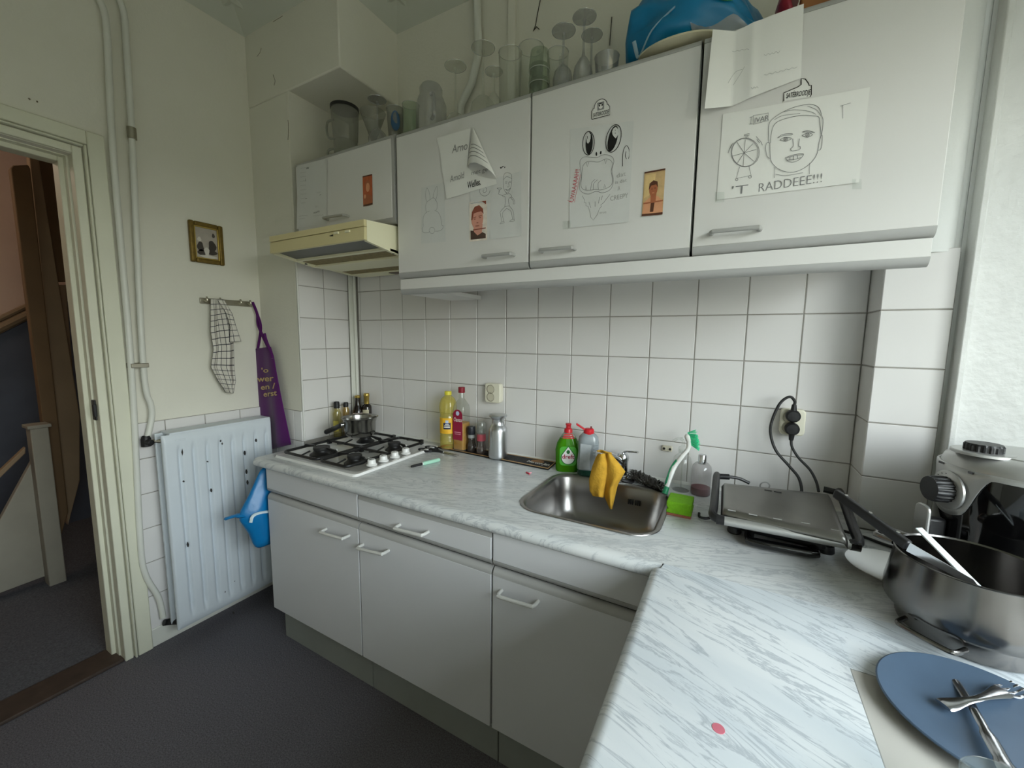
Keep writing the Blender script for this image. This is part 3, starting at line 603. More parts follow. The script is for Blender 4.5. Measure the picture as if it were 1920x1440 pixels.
wall_unit(1.687, 2.168, 1.597, 2.138, 'wall cabinet by the window with the portrait drawing', ((1334, 439), (1425, 431)), bx1=2.139)
pm = thing('light_pelmet', 'white pelmet rail under the wall cabinets', 'pelmet', (1.4, -0.34, 1.54))
bo = MB().box(0.634, 2.162, -0.347, -0.329, 1.556, 1.595).build('rail', LAM, pm, bevel=0.001)
strip_profile(0.634, 2.162, 1.556, 0.020, -0.347, 0.018, False).build('edge_strip', EDGE, bo, smooth=50)
MB().box(0.634, 0.80, -0.328, -0.02, 1.540, 1.556).build('end_shelf', LAM, pm)

# ------------------------------------------------------------------ cooker hood
hd = thing('cooker_hood', 'cream slimline cooker hood under the short wall cabinet', 'cooker hood', (0.32, -0.25, 1.70))
hx0, hx1 = 0.036, 0.609
MB().box(hx0, hx1, -0.30, -0.012, 1.690, 1.806).build('body', CREAML, hd, bevel=0.003)
MB().prism([(-0.485, 1.716), (-0.30, 1.690), (-0.30, 1.806), (-0.485, 1.790)], lambda u, v, w: (w, u, v), hx0, hx0+0.014).build('side_cheek', CREAML, hd)
MB().prism([(-0.485, 1.716), (-0.30, 1.690), (-0.30, 1.806), (-0.485, 1.790)], lambda u, v, w: (w, u, v), hx1-0.014, hx1).build('side_cheek', CREAML, hd)
MB().prism([(-0.485, 1.784), (-0.30, 1.798), (-0.30, 1.806), (-0.485, 1.790)], lambda u, v, w: (w, u, v), hx0+0.014, hx1-0.014).build('top_cover', CREAM, hd)
MB().prism([(-0.500, 1.719), (-0.486, 1.719), (-0.486, 1.764), (-0.497, 1.764)], lambda u, v, w: (w, u, v), hx0-0.002, hx1+0.001).build('lower_fascia', CREAM, hd, bevel=0.001)
MB().prism([(-0.499, 1.766), (-0.486, 1.766), (-0.486, 1.790), (-0.499, 1.789)], lambda u, v, w: (w, u, v), hx0-0.002, hx1+0.001).build('upper_fascia', CREAM, hd, bevel=0.001)
MB().prism([(-0.482, 1.727), (-0.385, 1.711), (-0.385, 1.716), (-0.482, 1.732)], lambda u, v, w: (w, u, v), hx0+0.014, hx1-0.014).build('visor', SMOKE, hd)
MB().box(hx0+0.014, hx1-0.014, -0.392, -0.372, 1.703, 1.715).build('front_bar', CREAML, hd, bevel=0.002)
MB().prism([(-0.372, 1.704), (-0.10, 1.686), (-0.10, 1.691), (-0.372, 1.709)], lambda u, v, w: (w, u, v), hx0+0.025, hx1-0.022).build('grease_filter', FILT, hd)
MB().box(hx0+0.0, hx1-0.0, -0.10, -0.012, 1.682, 1.692).build('rear_frame', CREAML, hd, bevel=0.001)
for xa, xb in ((hx0, hx0+0.025), (hx1-0.022, hx1)): MB().prism([(-0.372, 1.702), (-0.10, 1.682), (-0.10, 1.692), (-0.372, 1.712)], lambda u, v, w: (w, u, v), xa, xb).build('side_frame', CREAML, hd)
MB().box(0.30, 0.52, -0.080, -0.035, 1.679, 1.684).build('lamp_cover', mat('brown_lamp_cover', (84, 64, 42), 0.4), hd)
for cx in (hx0+0.014, hx1-0.010): MB().cyl((cx, -0.345, 1.696), (cx, -0.345, 1.702), 0.006, n=12).build('filter_clip', BLACK, hd)
for px in (631, 652):
    c = on(1, -0.499, px, 437 if px < 640 else 434); MB().box(c.x-0.012, c.x+0.012, -0.5035, -0.497, c.z-0.004, c.z+0.004).build('slide_switch', CREAML, hd, bevel=0.001)
for i in range(3):
    c = on(1, -0.499, 619+i*2.3, 441); MB().box(c.x-0.0015, c.x+0.0015, -0.5005, -0.497, c.z-0.004, c.z-0.001+i*0.0016).build('speed_mark', BLACK, hd)
# ================================================================== THINGS ON THE LEFT WALL
RADW = mat('chipped_radiator_enamel', (214, 222, 228), 0.4, noise=0.02, nscale=10)
CHIP = mat('chip_dark_metal', (60, 58, 54), 0.7)
rd = thing('radiator', 'tall white panel radiator with chipped paint on the left wall', 'radiator', (-0.27, -0.60, 0.08))
RY0, RY1, RZ0, RZ1, RXF = -0.832, -0.385, 0.090, 0.953, -0.222
def rad_panel(xf, name):
    m = MB(); ch = [-0.776+0.0515*i for i in range(8)]; nu = 120; nv = 44
    def fn(u, v):
        y = RY0+(RY1-RY0)*u; z = RZ0+(RZ1-RZ0)*v; d = 0
        zz = min(z-RZ0-0.055, RZ1-0.065-z)
        for c in ch:
            q = abs(y-c)/0.0125
            if q < 1 and zz > -0.012: d = max(d, (0.5+0.5*math.cos(PI*q))*min(1, max(0, (zz+0.012)/0.03)))
        e = min(y-RY0, RY1-y, z-RZ0, RZ1-z); edge = 0.010*max(0, 1-e/0.008)**2
        return (xf-0.013*d-edge, y, z)
    m.grid(fn, nu, nv); return m.build(name, RADW, rd, smooth=60, fixn=False)
fp = rad_panel(RXF, 'front_panel')
MB().box(RXF-0.019, RXF-0.0135, RY0+0.001, RY1-0.001, RZ0+0.001, RZ1-0.001).build('front_panel_back', RADW, rd)
MB().box(-0.312, -0.300, RY0+0.004, RY1, RZ0, RZ1).build('rear_panel', RADW, rd, bevel=0.003)
for i in range(9): MB().box(-0.300, RXF-0.016, RY0+0.02+i*0.05, RY0+0.022+i*0.05, RZ0+0.05, RZ1-0.05).build('convector_fin', RADW, rd)
MB().box(-0.318, RXF-0.012, RY0+0.03, RY1, RZ1-0.004, RZ1+0.006).build('top_grille', RADW, rd, bevel=0.002)
a = on(0, RXF, 288+0, 760+0)
q0 = on(0, RXF, 336, 825); MB().box(RXF-0.002, RXF+0.0015, q0.y-0.014, q0.y+0.022, q0.z-0.004, q0.z+0.004).build('maker_plate', RADW, rd, bevel=0.001)
for px, py, hh in ((342, 848, 11), (414, 827, 4), (417, 832, 4), (397, 920, 6), (345, 903, 3), (353, 1022, 8), (460, 850, 8), (463, 885, 8), (481, 826, 6), (440, 1090, 2), (439, 1150, 4), (422, 1110, 4), (390, 866, 2), (465, 905, 8)):
    c = on(0, RXF+0.0004, px, py); MB().prism([(c.y-0.002, c.z), (c.y+0.001, c.z+hh*0.0014), (c.y+0.003, c.z), (c.y, c.z-hh*0.0013)], YZ, RXF-0.0105, RXF+0.0003).build('paint_chip', CHIP, rd, smooth=0)
v0 = on(0, -0.325, 274, 828)
MB().lathe([(0.017, -0.02), (0.017, 0.012), (0.012, 0.024)], v0, 14).build('valve_body', BLACK, rd)
MB().cyl(v0, v0+Vector((0.034, 0.006, -0.002)), 0.014, 0.012, 16).build('valve_head', BLACK, rd, bevel=0.003)
MB().cyl(v0+Vector((0.01, 0.012, 0)), v0+Vector((0.03, 0.050, -0.004)), 0.009, n=12).build('valve_union', BRASSY, rd)
v1 = on(0, -0.325, 317, 1166)
MB().tube([v1+Vector((0, -0.018, 0.008)), v1+Vector((0, 0.0, 0)), v1+Vector((0.05, 0.035, 0.0))], 0.013, 10).build('lockshield_valve', BLACK, rd)

# framed picture
pf = thing('framed_picture', 'small gilt framed old photograph hanging on the left wall', 'picture', (XL, -0.56, 1.78))
GOLD = mat('antique_gilt', (120, 98, 44), 0.42, metal=0.55, noise=0.25, nscale=60, bump=0.3, bscale=160)
GOLDB = mat('bright_gilt', (196, 170, 90), 0.35, metal=0.7)
fy0, fy1, fz0, fz1 = -0.628, -0.492, 1.695, 1.876
def frame_ring(m, y0, y1, z0, z1, wd, xa, xb):
    m.box(xa, xb, y0, y0+wd, z0, z1).box(xa, xb, y1-wd, y1, z0, z1).box(xa, xb, y0+wd, y1-wd, z0, z0+wd).box(xa, xb, y0+wd, y1-wd, z1-wd, z1)
for i, (ya, yb, za, zb) in enumerate(((fy0, fy0+0.020, fz0, fz1), (fy1-0.020, fy1, fz0, fz1), (fy0+0.02, fy1-0.02, fz0, fz0+0.020), (fy0+0.02, fy1-0.02, fz1-0.020, fz1))): MB().box(XL+0.001, XL+0.020, ya, yb, za, zb).build('frame_bar', GOLD, pf, bevel=0.006, seg=3)
for ya, yb, za, zb in ((fy0+0.018, fy0+0.024, fz0+0.018, fz1-0.018), (fy1-0.024, fy1-0.018, fz0+0.018, fz1-0.018), (fy0+0.024, fy1-0.024, fz0+0.018, fz0+0.024), (fy0+0.024, fy1-0.024, fz1-0.024, fz1-0.018)): MB().box(XL+0.008, XL+0.016, ya, yb, za, zb).build('inner_slip', GOLDB, pf, bevel=0.002)
ph = MB().box(XL+0.002, XL+0.008, fy0+0.022, fy1-0.022, fz0+0.022, fz1-0.022).build('photograph', mat('sepia_photo', (176, 168, 158), 0.35, noise=0.12, nscale=30), pf)
PD = mat('photo_dark_tone', (66, 60, 56), 0.4); PLT = mat('photo_light_tone', (212, 208, 200), 0.4)
def blob(y, z, ry, rz, mt, k=0.0086): 
    pts = [(y+ry*math.cos(a)*(1+0.2*math.sin(3*a+y*90)), z+rz*math.sin(a)) for a in [2*PI*i/14 for i in range(14)]]
    MB().add([(XL+k, *p) for p in pts], [tuple(range(14))]).build('photo_figure', mt, ph, smooth=0, fixn=False)
blob(-0.585, 1.768, 0.013, 0.022, PD); blob(-0.582, 1.742, 0.015, 0.014, PD); blob(-0.538, 1.776, 0.016, 0.026, PD); blob(-0.540, 1.748, 0.020, 0.012, PD, 0.0088); blob(-0.561, 1.748, 0.010, 0.020, PLT, 0.009); blob(-0.556, 1.726, 0.034, 0.007, PLT, 0.0092); blob(-0.530, 1.826, 0.006, 0.010, PD); blob(-0.588, 1.800, 0.008, 0.010, PLT, 0.0089)

# hook rail
rk = thing('hook_rail', 'short metal coat hook rail on the left wall', 'hook rail', (XL, -0.49, 1.52))
MB().box(XL+0.001, XL+0.008, -0.602, -0.372, 1.512, 1.538).build('bar', BRASSY, rk, bevel=0.002)
for y in (-0.585, -0.530, -0.440, -0.395):
    MB().tube(spline([(XL+0.008, y, 1.528), (XL+0.030, y, 1.520), (XL+0.034, y, 1.530), (XL+0.030, y, 1.542)], 4), 0.004, 8).build('hook', BRASSY, rk)

# checked tea towel
tw = MB()
Lf = [(398, 560), (397, 590), (396, 620), (401, 655), (396, 688), (408, 712), (424, 736)]; Rt = [(421, 561), (432, 585), (440, 612), (444, 650), (445, 690), (447, 715), (441, 738)]
def lerp_path(P, v):
    t = v*(len(P)-1); i = min(int(t), len(P)-2); f = t-i; return (P[i][0]+(P[i+1][0]-P[i][0])*f, P[i][1]+(P[i+1][1]-P[i][1])*f)
def towel(u, v):
    a = lerp_path(Lf, v); b = lerp_path(Rt, v); p = on(0, -0.315, a[0]+(b[0]-a[0])*u, a[1]+(b[1]-a[1])*u)
    fold = 0.013*math.sin(u*2*PI*1.6+v*2.2)*min(1, v*4+0.25)+0.010*math.sin(u*PI)*(0.3+v)
    return (XL+0.022+fold+0.010*(1-v)+0.01*v*v, p.y, p.z)
tw.grid(towel, 40, 60)
TOW = uv_checks('check_towel_cloth', (216, 212, 202), (52, 54, 62), 7.0, 17.0, 0.06)
tt = thing('tea_towel', 'white tea towel with dark check lines hanging on the hook rail', 'towel', (XL+0.02, -0.52, 1.08))
tw.build('hanging_fold', TOW, tt, smooth=80, solid=0.002, fixn=False)
t2 = MB()
Lf2 = [(410, 562), (424, 585), (432, 612), (432, 642)]; Rt2 = [(424, 562), (438, 588), (444, 612), (453, 640)]
def towel2(u, v):
    a = lerp_path(Lf2, v); b = lerp_path(Rt2, v); p = on(0, -0.300, a[0]+(b[0]-a[0])*u, a[1]+(b[1]-a[1])*u)
    return (XL+0.050+0.006*math.sin(u*5+v*3), p.y, p.z)
t2.grid(towel2, 14, 30); t2.build('corner_flap', uv_checks('check_towel_cloth_flap', (216, 212, 202), (52, 54, 62), 2.0, 8.0, 0.06), tt, smooth=80, solid=0.002, fixn=False)

# purple apron
ap = thing('apron', 'purple apron with gold lettering hanging in the corner', 'apron', (-0.25, YB-0.03, 0.78))
PURP = mat('purple_cotton', (82, 22, 92), 0.9, noise=0.10, nscale=9, sheen=0.25, spec=0.2)
GLET = mat('gold_print', (196, 166, 110), 0.5)
La = [(474, 655), (476, 670), (481, 720), (487, 770), (494, 846)]; Ra = [(507, 650), (513, 668), (521, 715), (530, 765), (543, 834)]
def apron(u, v):
    a = lerp_path(La, v); b = lerp_path(Ra, v); p = on(1, YB-0.03, a[0]+(b[0]-a[0])*u, a[1]+(b[1]-a[1])*u)
    return (p.x, YB-0.026-0.010*math.sin(u*PI)-0.006*math.sin(u*8+v*2)*(0.4+v), p.z)
m = MB(); m.grid(apron, 24, 30); m.build('bib_and_skirt', PURP, ap, smooth=80, solid=0.003, fixn=False)
def apx(px, py, y=YB-0.035): return on(1, y, px, py)
rkp = Vector((XL+0.032, -0.385, 1.535))
for (a1, b1) in (((489, 615), (483, 656)), ((485, 612), (503, 652))):
    m = MB(); m.tube(spline([rkp, apx(482, 588), apx(*a1), apx(*b1)], 6), 0.0065, 8, flat=0.35); m.build('neck_strap', PURP, ap)
m = MB(); m.tube(spline([apx(496, 625), apx(500, 640), apx(508, 660), apx(511, 672)], 5), [0.006]*15+[0.009], 8, flat=0.4); m.build('tie_end', PURP, ap)
for txt, (xa, ya), (xb, yb_), hpx in (("'o", (490, 699), (503, 698), 11), ('wer', (483, 716), (514, 714), 13), ('en /', (489, 731), (516, 728), 12), ('erst', (494, 744), (519, 741), 12)):
    A = apx(xa, ya, YB-0.0475); B = apx(xb, yb_, YB-0.0475); hm = (apx(xa, ya-hpx, YB-0.0475)-A).length
    text_mesh('lettering', txt, GLET, ap, A, B-A, (0, 0, 1), hm*1.15, bold=0.02, width=(B-A).length)

# blue carrier bag hanging at the cabinet side
BLUE = mat('blue_plastic_bag', (4, 116, 178), 0.36, noise=0.10, nscale=9, bump=0.5, bscale=22, spec=0.6)
bgt = thing('carrier_bag', 'blue plastic carrier bag hanging between radiator and cabinet', 'bag', (0.03, -0.56, 0.42))
def bagx(px, py, x): return on(0, x, px, py)
m = MB(); ringpts = []
secs = [(876, 494, 520, 0.004), (890, 486, 522, 0.016), (930, 468, 526, 0.030), (960, 452, 528, 0.038), (978, 446, 529, 0.042), (1000, 470, 530, 0.040), (1022, 474, 530, 0.036), (1032, 484, 528, 0.012)]
loops = []
for py, pa, pb, d in secs:
    A = bagx(pa, py, 0.035); B = bagx(pb, py, 0.035); lp_ = []
    for i in range(20):
        t = 2*PI*i/20; y = (A.y+B.y)/2+(B.y-A.y)/2*math.cos(t); lp_.append((0.028+d*math.sin(t)*(1+0.18*math.sin(5*t+py)), y, A.z+0.004*math.sin(3*t+py)))
    loops.append(lp_)
n = 20; m.add([p for l in loops for p in l], [(r*n+i, r*n+(i+1) % n, (r+1)*n+(i+1) % n, (r+1)*n+i) for r in range(len(loops)-1) for i in range(n)]+[tuple(range(n)), tuple(range((len(loops)-1)*n, len(loops)*n))])
m.build('bag_body', BLUE, bgt, smooth=70, sub=1)
A = bagx(462, 966, 0.03); B = bagx(419, 974, 0.0)
MB().tube(spline([A+Vector((0, 0.02, 0)), A, (A+B)/2+Vector((0, 0, 0.006)), B], 5), [0.030]*5+[0.022]*5+[0.014]*5+[0.002], 10, flat=0.4).build('knotted_corner', BLUE, bgt)
LOGW = mat('white_bag_print', (210, 226, 232), 0.4)
MB().tube(spline([bagx(470, 980, 0.071), bagx(474, 968, 0.073), bagx(486, 962, 0.073), bagx(505, 959, 0.073)], 5), 0.006, 8, flat=0.25).build('printed_curve', LOGW, bgt)
MB().tube([bagx(497, 868, 0.05), bagx(503, 866, 0.068), (0.080, -0.560, 0.80)], 0.006, 8).build('bag_handle', BLUE, bgt)

# ================================================================== PAPERS ON THE CABINET DOORS
PAP = mat('white_paper', (236, 236, 232), 0.8, noise=0.015, nscale=14, spec=0.2)
PAPG = mat('thin_white_paper', (219, 220, 218), 0.8, noise=0.02, nscale=18, spec=0.2)
PENC = mat('pencil_grey', (126, 126, 127), 0.7); PENF = mat('faint_pencil', (180, 180, 178), 0.8); PENM = mat('pencil_mid', (140, 140, 140), 0.8)
INK = mat('black_ink', (18, 18, 20), 0.5); REDI = mat('red_ink', (206, 84, 96), 0.6); TAPE = thin_glass('clear_tape', base=0.05, rough=0.2, body=0.03, bodycol=(235, 235, 230))
YP = YU
def cropf(ox, oy, s): return lambda x, y: (ox+x/s, oy+y/s)
def pt(px, y): return on(1, y, px[0], px[1])
def sheet(parent, name, cor, y=YP-0.0005, mt=PAP, wav=0.0004, n=14):
    wav = min(wav, 0.0006)*1.8
    tl, tr, br_, bl = [pt(c, y) for c in cor]; m = MB(); ph_ = random.uniform(0, 6)
    def fn(u, v):
        p = (tl*(1-u)+tr*u)*(1-v)+(bl*(1-u)+br_*u)*v
        return (p.x, y-wav*(0.35*(1+math.sin(u*9+ph_+2*math.sin(v*5)))+0.15*(1+math.sin(u*23+v*7+ph_)))*(1 if 0.02 < v < 0.98 else 0.4)-wav*1.2*(u**8+v**10), p.z)
    m.grid(fn, 24, 20); return m.build(name, mt, parent, smooth=80, fixn=False)
def ribbon(m, pts, wd, y, smooth=True, close=False):
    P = [pt(p, y) for p in pts]
    if close: P.append(P[0])
    if smooth and len(P) > 2: P = spline(P, 4)
    L_ = []; R_ = []
    for i, p in enumerate(P):
        a = P[max(i-1, 0)]; b = P[min(i+1, len(P)-1)]; d = b-a; nn = Vector((-d.z, 0, d.x)); nn = nn.normalized()*wd/2 if nn.length > 1e-9 else Vector((0, 0, wd/2))
        L_.append(p+nn); R_.append(p-nn)
    k = len(P); m.add(L_+R_, [(i, i+1, k+i+1, k+i) for i in range(k-1)])
def drawing(parent, name, strokes, f, mt, wd=0.0011, y=YP-0.0024, smooth=True):
    wd *= 0.85
    m = MB()
    for s in strokes: ribbon(m, [f(*p) for p in s], wd, y, smooth)
    return m.build(name, mt, parent, smooth=0, fixn=False)
def fillpoly(parent, name, pts, f, mt, y):
    return MB().add([pt(f(*p), y) for p in pts], [tuple(range(len(pts)))]).build(name, mt, parent, smooth=0, fixn=False)
def ellp(cx, cy, rx, ry, rot=0, n=20, a0=0, a1=360):
    o_ = []
    for i in range(n+1):
        a = rad(a0+(a1-a0)*i/n); x = rx*math.cos(a); y = ry*math.sin(a); c, s = math.cos(rad(rot)), math.sin(rad(rot)); o_.append((cx+x*c-y*s, cy+x*s+y*c))
    return o_
def ltext(parent, name, txt, f, p0, p1, hpx, mt, y=YP-0.0024, **kw):
    A = pt(f(*p0), y); B = pt(f(*p1), y); U = pt(f(p0[0], p0[1]-hpx), y); d = B-A
    return text_mesh(name, txt, mt, parent, A, d, Vector((-d.z, 0, d.x)), (U-A).length*1.38, width=d.length, **kw)
def paper(name, label, cat, c): return thing(name, label, cat, c)
def scrib(x0, x1, y, slope, amp, n, seed):
    r = random.Random(seed); return [(x0+(x1-x0)*i/n, y+slope*i/n+(amp if i % 2 else -amp)*r.uniform(0.4, 1)) for i in range(n+1)]

# --- list on the short cabinet
f = cropf(520, 240, 7.385)
t = paper('paper_list', 'creased handwritten list taped to the short cabinet door', 'paper', (0.08, YP, 1.85))
sheet(t, 'sheet', [f(276, 522), f(695, 418), f(690, 1330), f(272, 1405)], mt=PAPG, wav=0.002)
drawing(t, 'faint_notes', [scrib(320, 400, 560+60*i, -12, 7, 8, i) for i in range(8)]+[scrib(300, 420, 1220, -12, 4, 10, 40), scrib(490, 640, 1215, -10, 8, 9, 41), scrib(540, 600, 900, -8, 14, 7, 42), scrib(330, 390, 1040, -8, 10, 7, 43), [(300, 1222), (410, 1208)], scrib(520, 560, 1090, -4, 18, 5, 44), scrib(300, 380, 1258, -6, 10, 7, 45)], f, PENF, 0.0012)
drawing(t, 'black_notes', [scrib(400, 435, 562, -14, 16, 6, 50), [(388, 700), (392, 740)], [(388, 980), (412, 978)], scrib(500, 585, 1175, -20, 14, 9, 51), [(585, 930), (605, 920)]], f, INK, 0.0016)
# --- printed snapshots
def snapshot(name, label, f, cor, tones, bars=True, border=0.0):
    t = paper(name, label, 'photo', pt(f(*cor[3]), YP)); y = YP-0.0016
    sheet(t, 'print', [f(*c) for c in cor], y=y, mt=mat('snap_base_'+name+cor.__repr__()[:14], tones['bg'], 0.35, noise=0.18, nscale=45), wav=0.0)
    tl, tr, br_, bl = [Vector(c) for c in cor]
    def q(u, v): p = (tl*(1-u)+tr*u)*(1-v)+(bl*(1-u)+br_*u)*v; return (p.x, p.y)
    k = [0]
    def reg(nm, pts, mt):
        k[0] += 1; fillpoly(t, nm, [q(*p) for p in pts], f, mt, y-0.0005-0.00012*k[0])
    return t, reg
def oval(u, v, ru, rv, n=16): return [(u+ru*math.cos(2*PI*i/n), v+rv*math.sin(2*PI*i/n)) for i in range(n)]
OD = mat('snap_dark_brown', (92, 56, 40), 0.4); OM = mat('snap_orange_brown', (172, 102, 68), 0.4, noise=0.1, nscale=60); OL = mat('snap_peach', (222, 160, 120), 0.4, noise=0.08, nscale=50); OY = mat('snap_yellow', (226, 196, 138), 0.4, noise=0.1, nscale=70)
t, reg = snapshot('snapshot', 'narrow orange toned snapshot on the short cabinet door', f, [(1180, 668), (1312, 637), (1320, 1060), (1190, 1090)], dict(bg=(188, 96, 56)))
reg('hair', oval(0.5, 0.30, 0.26, 0.14), OM); reg('face', oval(0.52, 0.40, 0.20, 0.15), OL); reg('shirt', [(0.05, 0.98), (0.1, 0.72), (0.45, 0.62), (0.95, 0.72), (0.98, 0.98)], OM); reg('bottom_bar', [(0, 0.94), (1, 0.94), (1, 1), (0, 1)], OD); reg('top_bar', [(0, 0), (1, 0), (1, 0.04), (0, 0.04)], OD); reg('light_patch', oval(0.2, 0.68, 0.12, 0.07), OL)
# --- rabbit drawing
f = cropf(780, 230, 6.0)
t = paper('rabbit_drawing', 'pencil drawing of a rabbit seen from behind on thin paper', 'drawing', (0.72, YP, 1.7))
sheet(t, 'sheet', [f(62, 735), f(318, 668), f(338, 1338), f(60, 1362)], mt=PAPG)
drawing(t, 'pencil_lines', [[(120, 890), (108, 840), (108, 790), (122, 735), (145, 775), (158, 830), (155, 870)], [(192, 850), (200, 790), (235, 715), (240, 780), (232, 840), (218, 880)], [(155, 870), (125, 890), (108, 935), (112, 990), (120, 1010)], [(155, 870), (190, 845), (218, 862), (238, 910), (236, 960), (225, 985)],
    [(150, 995), (105, 1020), (82, 1070), (78, 1120), (80, 1170), (68, 1190), (75, 1225), (105, 1240), (140, 1235), (155, 1220)], [(210, 985), (250, 1010), (275, 1060), (285, 1110), (292, 1155), (305, 1160), (300, 1190), (270, 1215), (215, 1222)], ellp(180, 1212, 30, 35)], f, PENC, 0.0011)
# --- dancing man and spiral sheet
t = paper('figure_drawing', 'pencil drawing of a dancing man on wrinkled paper', 'drawing', (1.05, YP, 1.75))
sheet(t, 'sheet', [f(845, 640), f(1182, 545), f(1190, 1275), f(835, 1315)], mt=PAPG, wav=0.0012)
man = [[(985, 600), (1000, 570), (1035, 563), (1070, 580), (1078, 620), (1075, 690), (1055, 760), (1030, 790), (1000, 770), (983, 720), (980, 650), (985, 600)], [(985, 640), (1020, 608), (1076, 628)], [(1004, 682), (1025, 678)], [(1050, 675), (1068, 672)], [(1002, 668), (1028, 664)], [(1048, 662), (1070, 659)], [(1040, 670), (1046, 718), (1025, 722)], [(1005, 750), (1035, 755), (1062, 735), (1035, 768), (1005, 750)], [(1010, 785), (1030, 805), (1045, 790)],
    [(1025, 800), (975, 820), (985, 835), (1000, 830), (1005, 890), (998, 945)], [(998, 945), (1050, 935)], [(1050, 935), (1040, 870), (1060, 840), (1072, 850), (1075, 820), (1045, 795)], [(975, 820), (928, 800), (935, 755), (910, 738), (965, 738), (940, 760), (940, 790)], [(1075, 835), (1105, 870), (1112, 910), (1095, 912), (1095, 880), (1065, 850)],
    [(1000, 945), (950, 1000), (950, 1030), (965, 1115)], [(965, 1115), (985, 1105), (972, 1020), (1020, 965)], [(1020, 965), (1070, 1000), (1085, 1085), (1102, 1080), (1090, 990), (1050, 937)], [(965, 1115), (943, 1140), (990, 1125), (985, 1105)], [(1085, 1085), (1052, 1112), (1105, 1105), (1102, 1080)]]
drawing(t, 'pencil_lines', man, f, PENC, 0.0011)
t = paper('spiral_drawing', 'small sheet with a pencil spiral under the curling sheet', 'drawing', (0.93, YP, 1.85))
sheet(t, 'sheet', [f(612, 765), f(868, 690), f(845, 905), f(612, 912)], y=YP-0.0009, mt=PAPG)
drawing(t, 'pencil_spiral', [[(765+(68-11*k/3.2)*math.cos(k*0.55), 762+(72-11*k/3.2)*math.sin(k*0.55)) for k in range(0, 20)]], f, PENC, 0.0013)
drawing(t, 'edge_line', [[(614, 912), (720, 890), (785, 884)]], f, PENC, 0.0009)
# --- sheet with curled corner
t = paper('curled_sheet', 'white lettered sheet with its corner curling off the door', 'paper', (0.86, YP, 1.82))
yS = YP-0.0042
out = [(232, 172), (615, 62), (575, 490), (600, 520), (700, 600), (900, 640), (905, 690), (620, 775), (345, 860), (300, 560), (275, 350)]
MB().prism([(pt(f(*p), yS).x, pt(f(*p), yS).z) for p in out], XZ, yS, yS+0.0004).build('sheet', PAP, t, smooth=0)
apex = pt(f(640, 48), yS-0.004); bot = [(578, 492), (605, 452), (670, 446), (760, 488), (840, 545), (892, 602), (914, 640)]
def curl(u, v):
    b = lerp_path(bot, u); e = pt(f(*b), yS); p = apex*(1-v)+e*v
    return (p.x, yS-0.002-v*0.030*math.sin(PI*min(1, u*1.15+0.02))**0.8, p.z)
# lift along the ray so the outline stays where the paper is seen
def curl2(u, v):
    b = lerp_path(bot, u); a = (640+(b[0]-640)*v, 48+(b[1]-48)*v); yy = yS-0.0015-v*0.028*max(0, math.sin(PI*min(1, u*1.1)))
    return pt(f(*a), yy)
m = MB(); m.grid(curl2, 20, 20); m.build('curled_corner', PAP, t, smooth=80, fixn=False)
for vv, ua, ub in ((0.48, 0.12, 0.80), (0.58, 0.10, 0.85), (0.68, 0.06, 0.88), (0.80, 0.03, 0.80)):
    P = [Vector(curl2(ua+(ub-ua)*i/12, vv))+Vector((0, -0.0012, 0)) for i in range(13)]
    m = MB(); m.add(P+[p+Vector((0, 0, -0.0022)) for p in P], [(i, i+1, 14+i, 13+i) for i in range(12)]); m.build('printed_line', PENM, t, smooth=0, fixn=False)
ltext(t, 'lettering', 'Arno', f, (405, 345), (580, 300), 95, PENM, y=yS-0.001, shear=0.15); ltext(t, 'lettering', 'Arnold', f, (385, 670), (545, 620), 75, PENM, y=yS-0.001, shear=0.15)
ltext(t, 'lettering', 'met ge', f, (620, 590), (800, 545), 50, PENM, y=yS-0.001, shear=0.1); ltext(t, 'ink_lettering', 'Welles.', f, (578, 742), (722, 700), 78, INK, y=yS-0.001, shear=0.2, bold=0.01)
t2_ = MB(); ribbon(t2_, [f(948, 500), f(955, 512), f(968, 500), f(985, 490)], 0.003, YP-0.0006); ribbon(t2_, [f(994, 500), f(1002, 504)], 0.004, YP-0.0006)
tag(t2_.build('ink_mark', INK, smooth=0, fixn=False), 'short black ink scribble written on the cabinet door', 'ink mark')
# --- portrait snapshot
t, reg = snapshot('snapshot', 'reddish portrait snapshot of a short haired person in dark shirt', f, [(600, 895), (800, 872), (800, 1320), (603, 1340)], dict(bg=(236, 226, 214)))
SK = mat('snap_skin', (222, 160, 142), 0.4, noise=0.05, nscale=40); HR = mat('snap_hair', (150, 84, 66), 0.4); SH = mat('snap_shirt', (86, 66, 58), 0.4)
reg('shirt', [(0.06, 0.95), (0.06, 0.72), (0.30, 0.74), (0.62, 0.76), (0.92, 0.84), (0.92, 0.95)], SH); reg('neck', [(0.22, 0.60), (0.75, 0.58), (0.70, 0.80), (0.45, 0.86), (0.25, 0.76)], SK); reg('face', oval(0.44, 0.44, 0.34, 0.27), SK); reg('hair', [(0.10, 0.46), (0.14, 0.26), (0.30, 0.13), (0.55, 0.10), (0.76, 0.20), (0.80, 0.34), (0.66, 0.26), (0.40, 0.28), (0.24, 0.30), (0.17, 0.46)], HR)
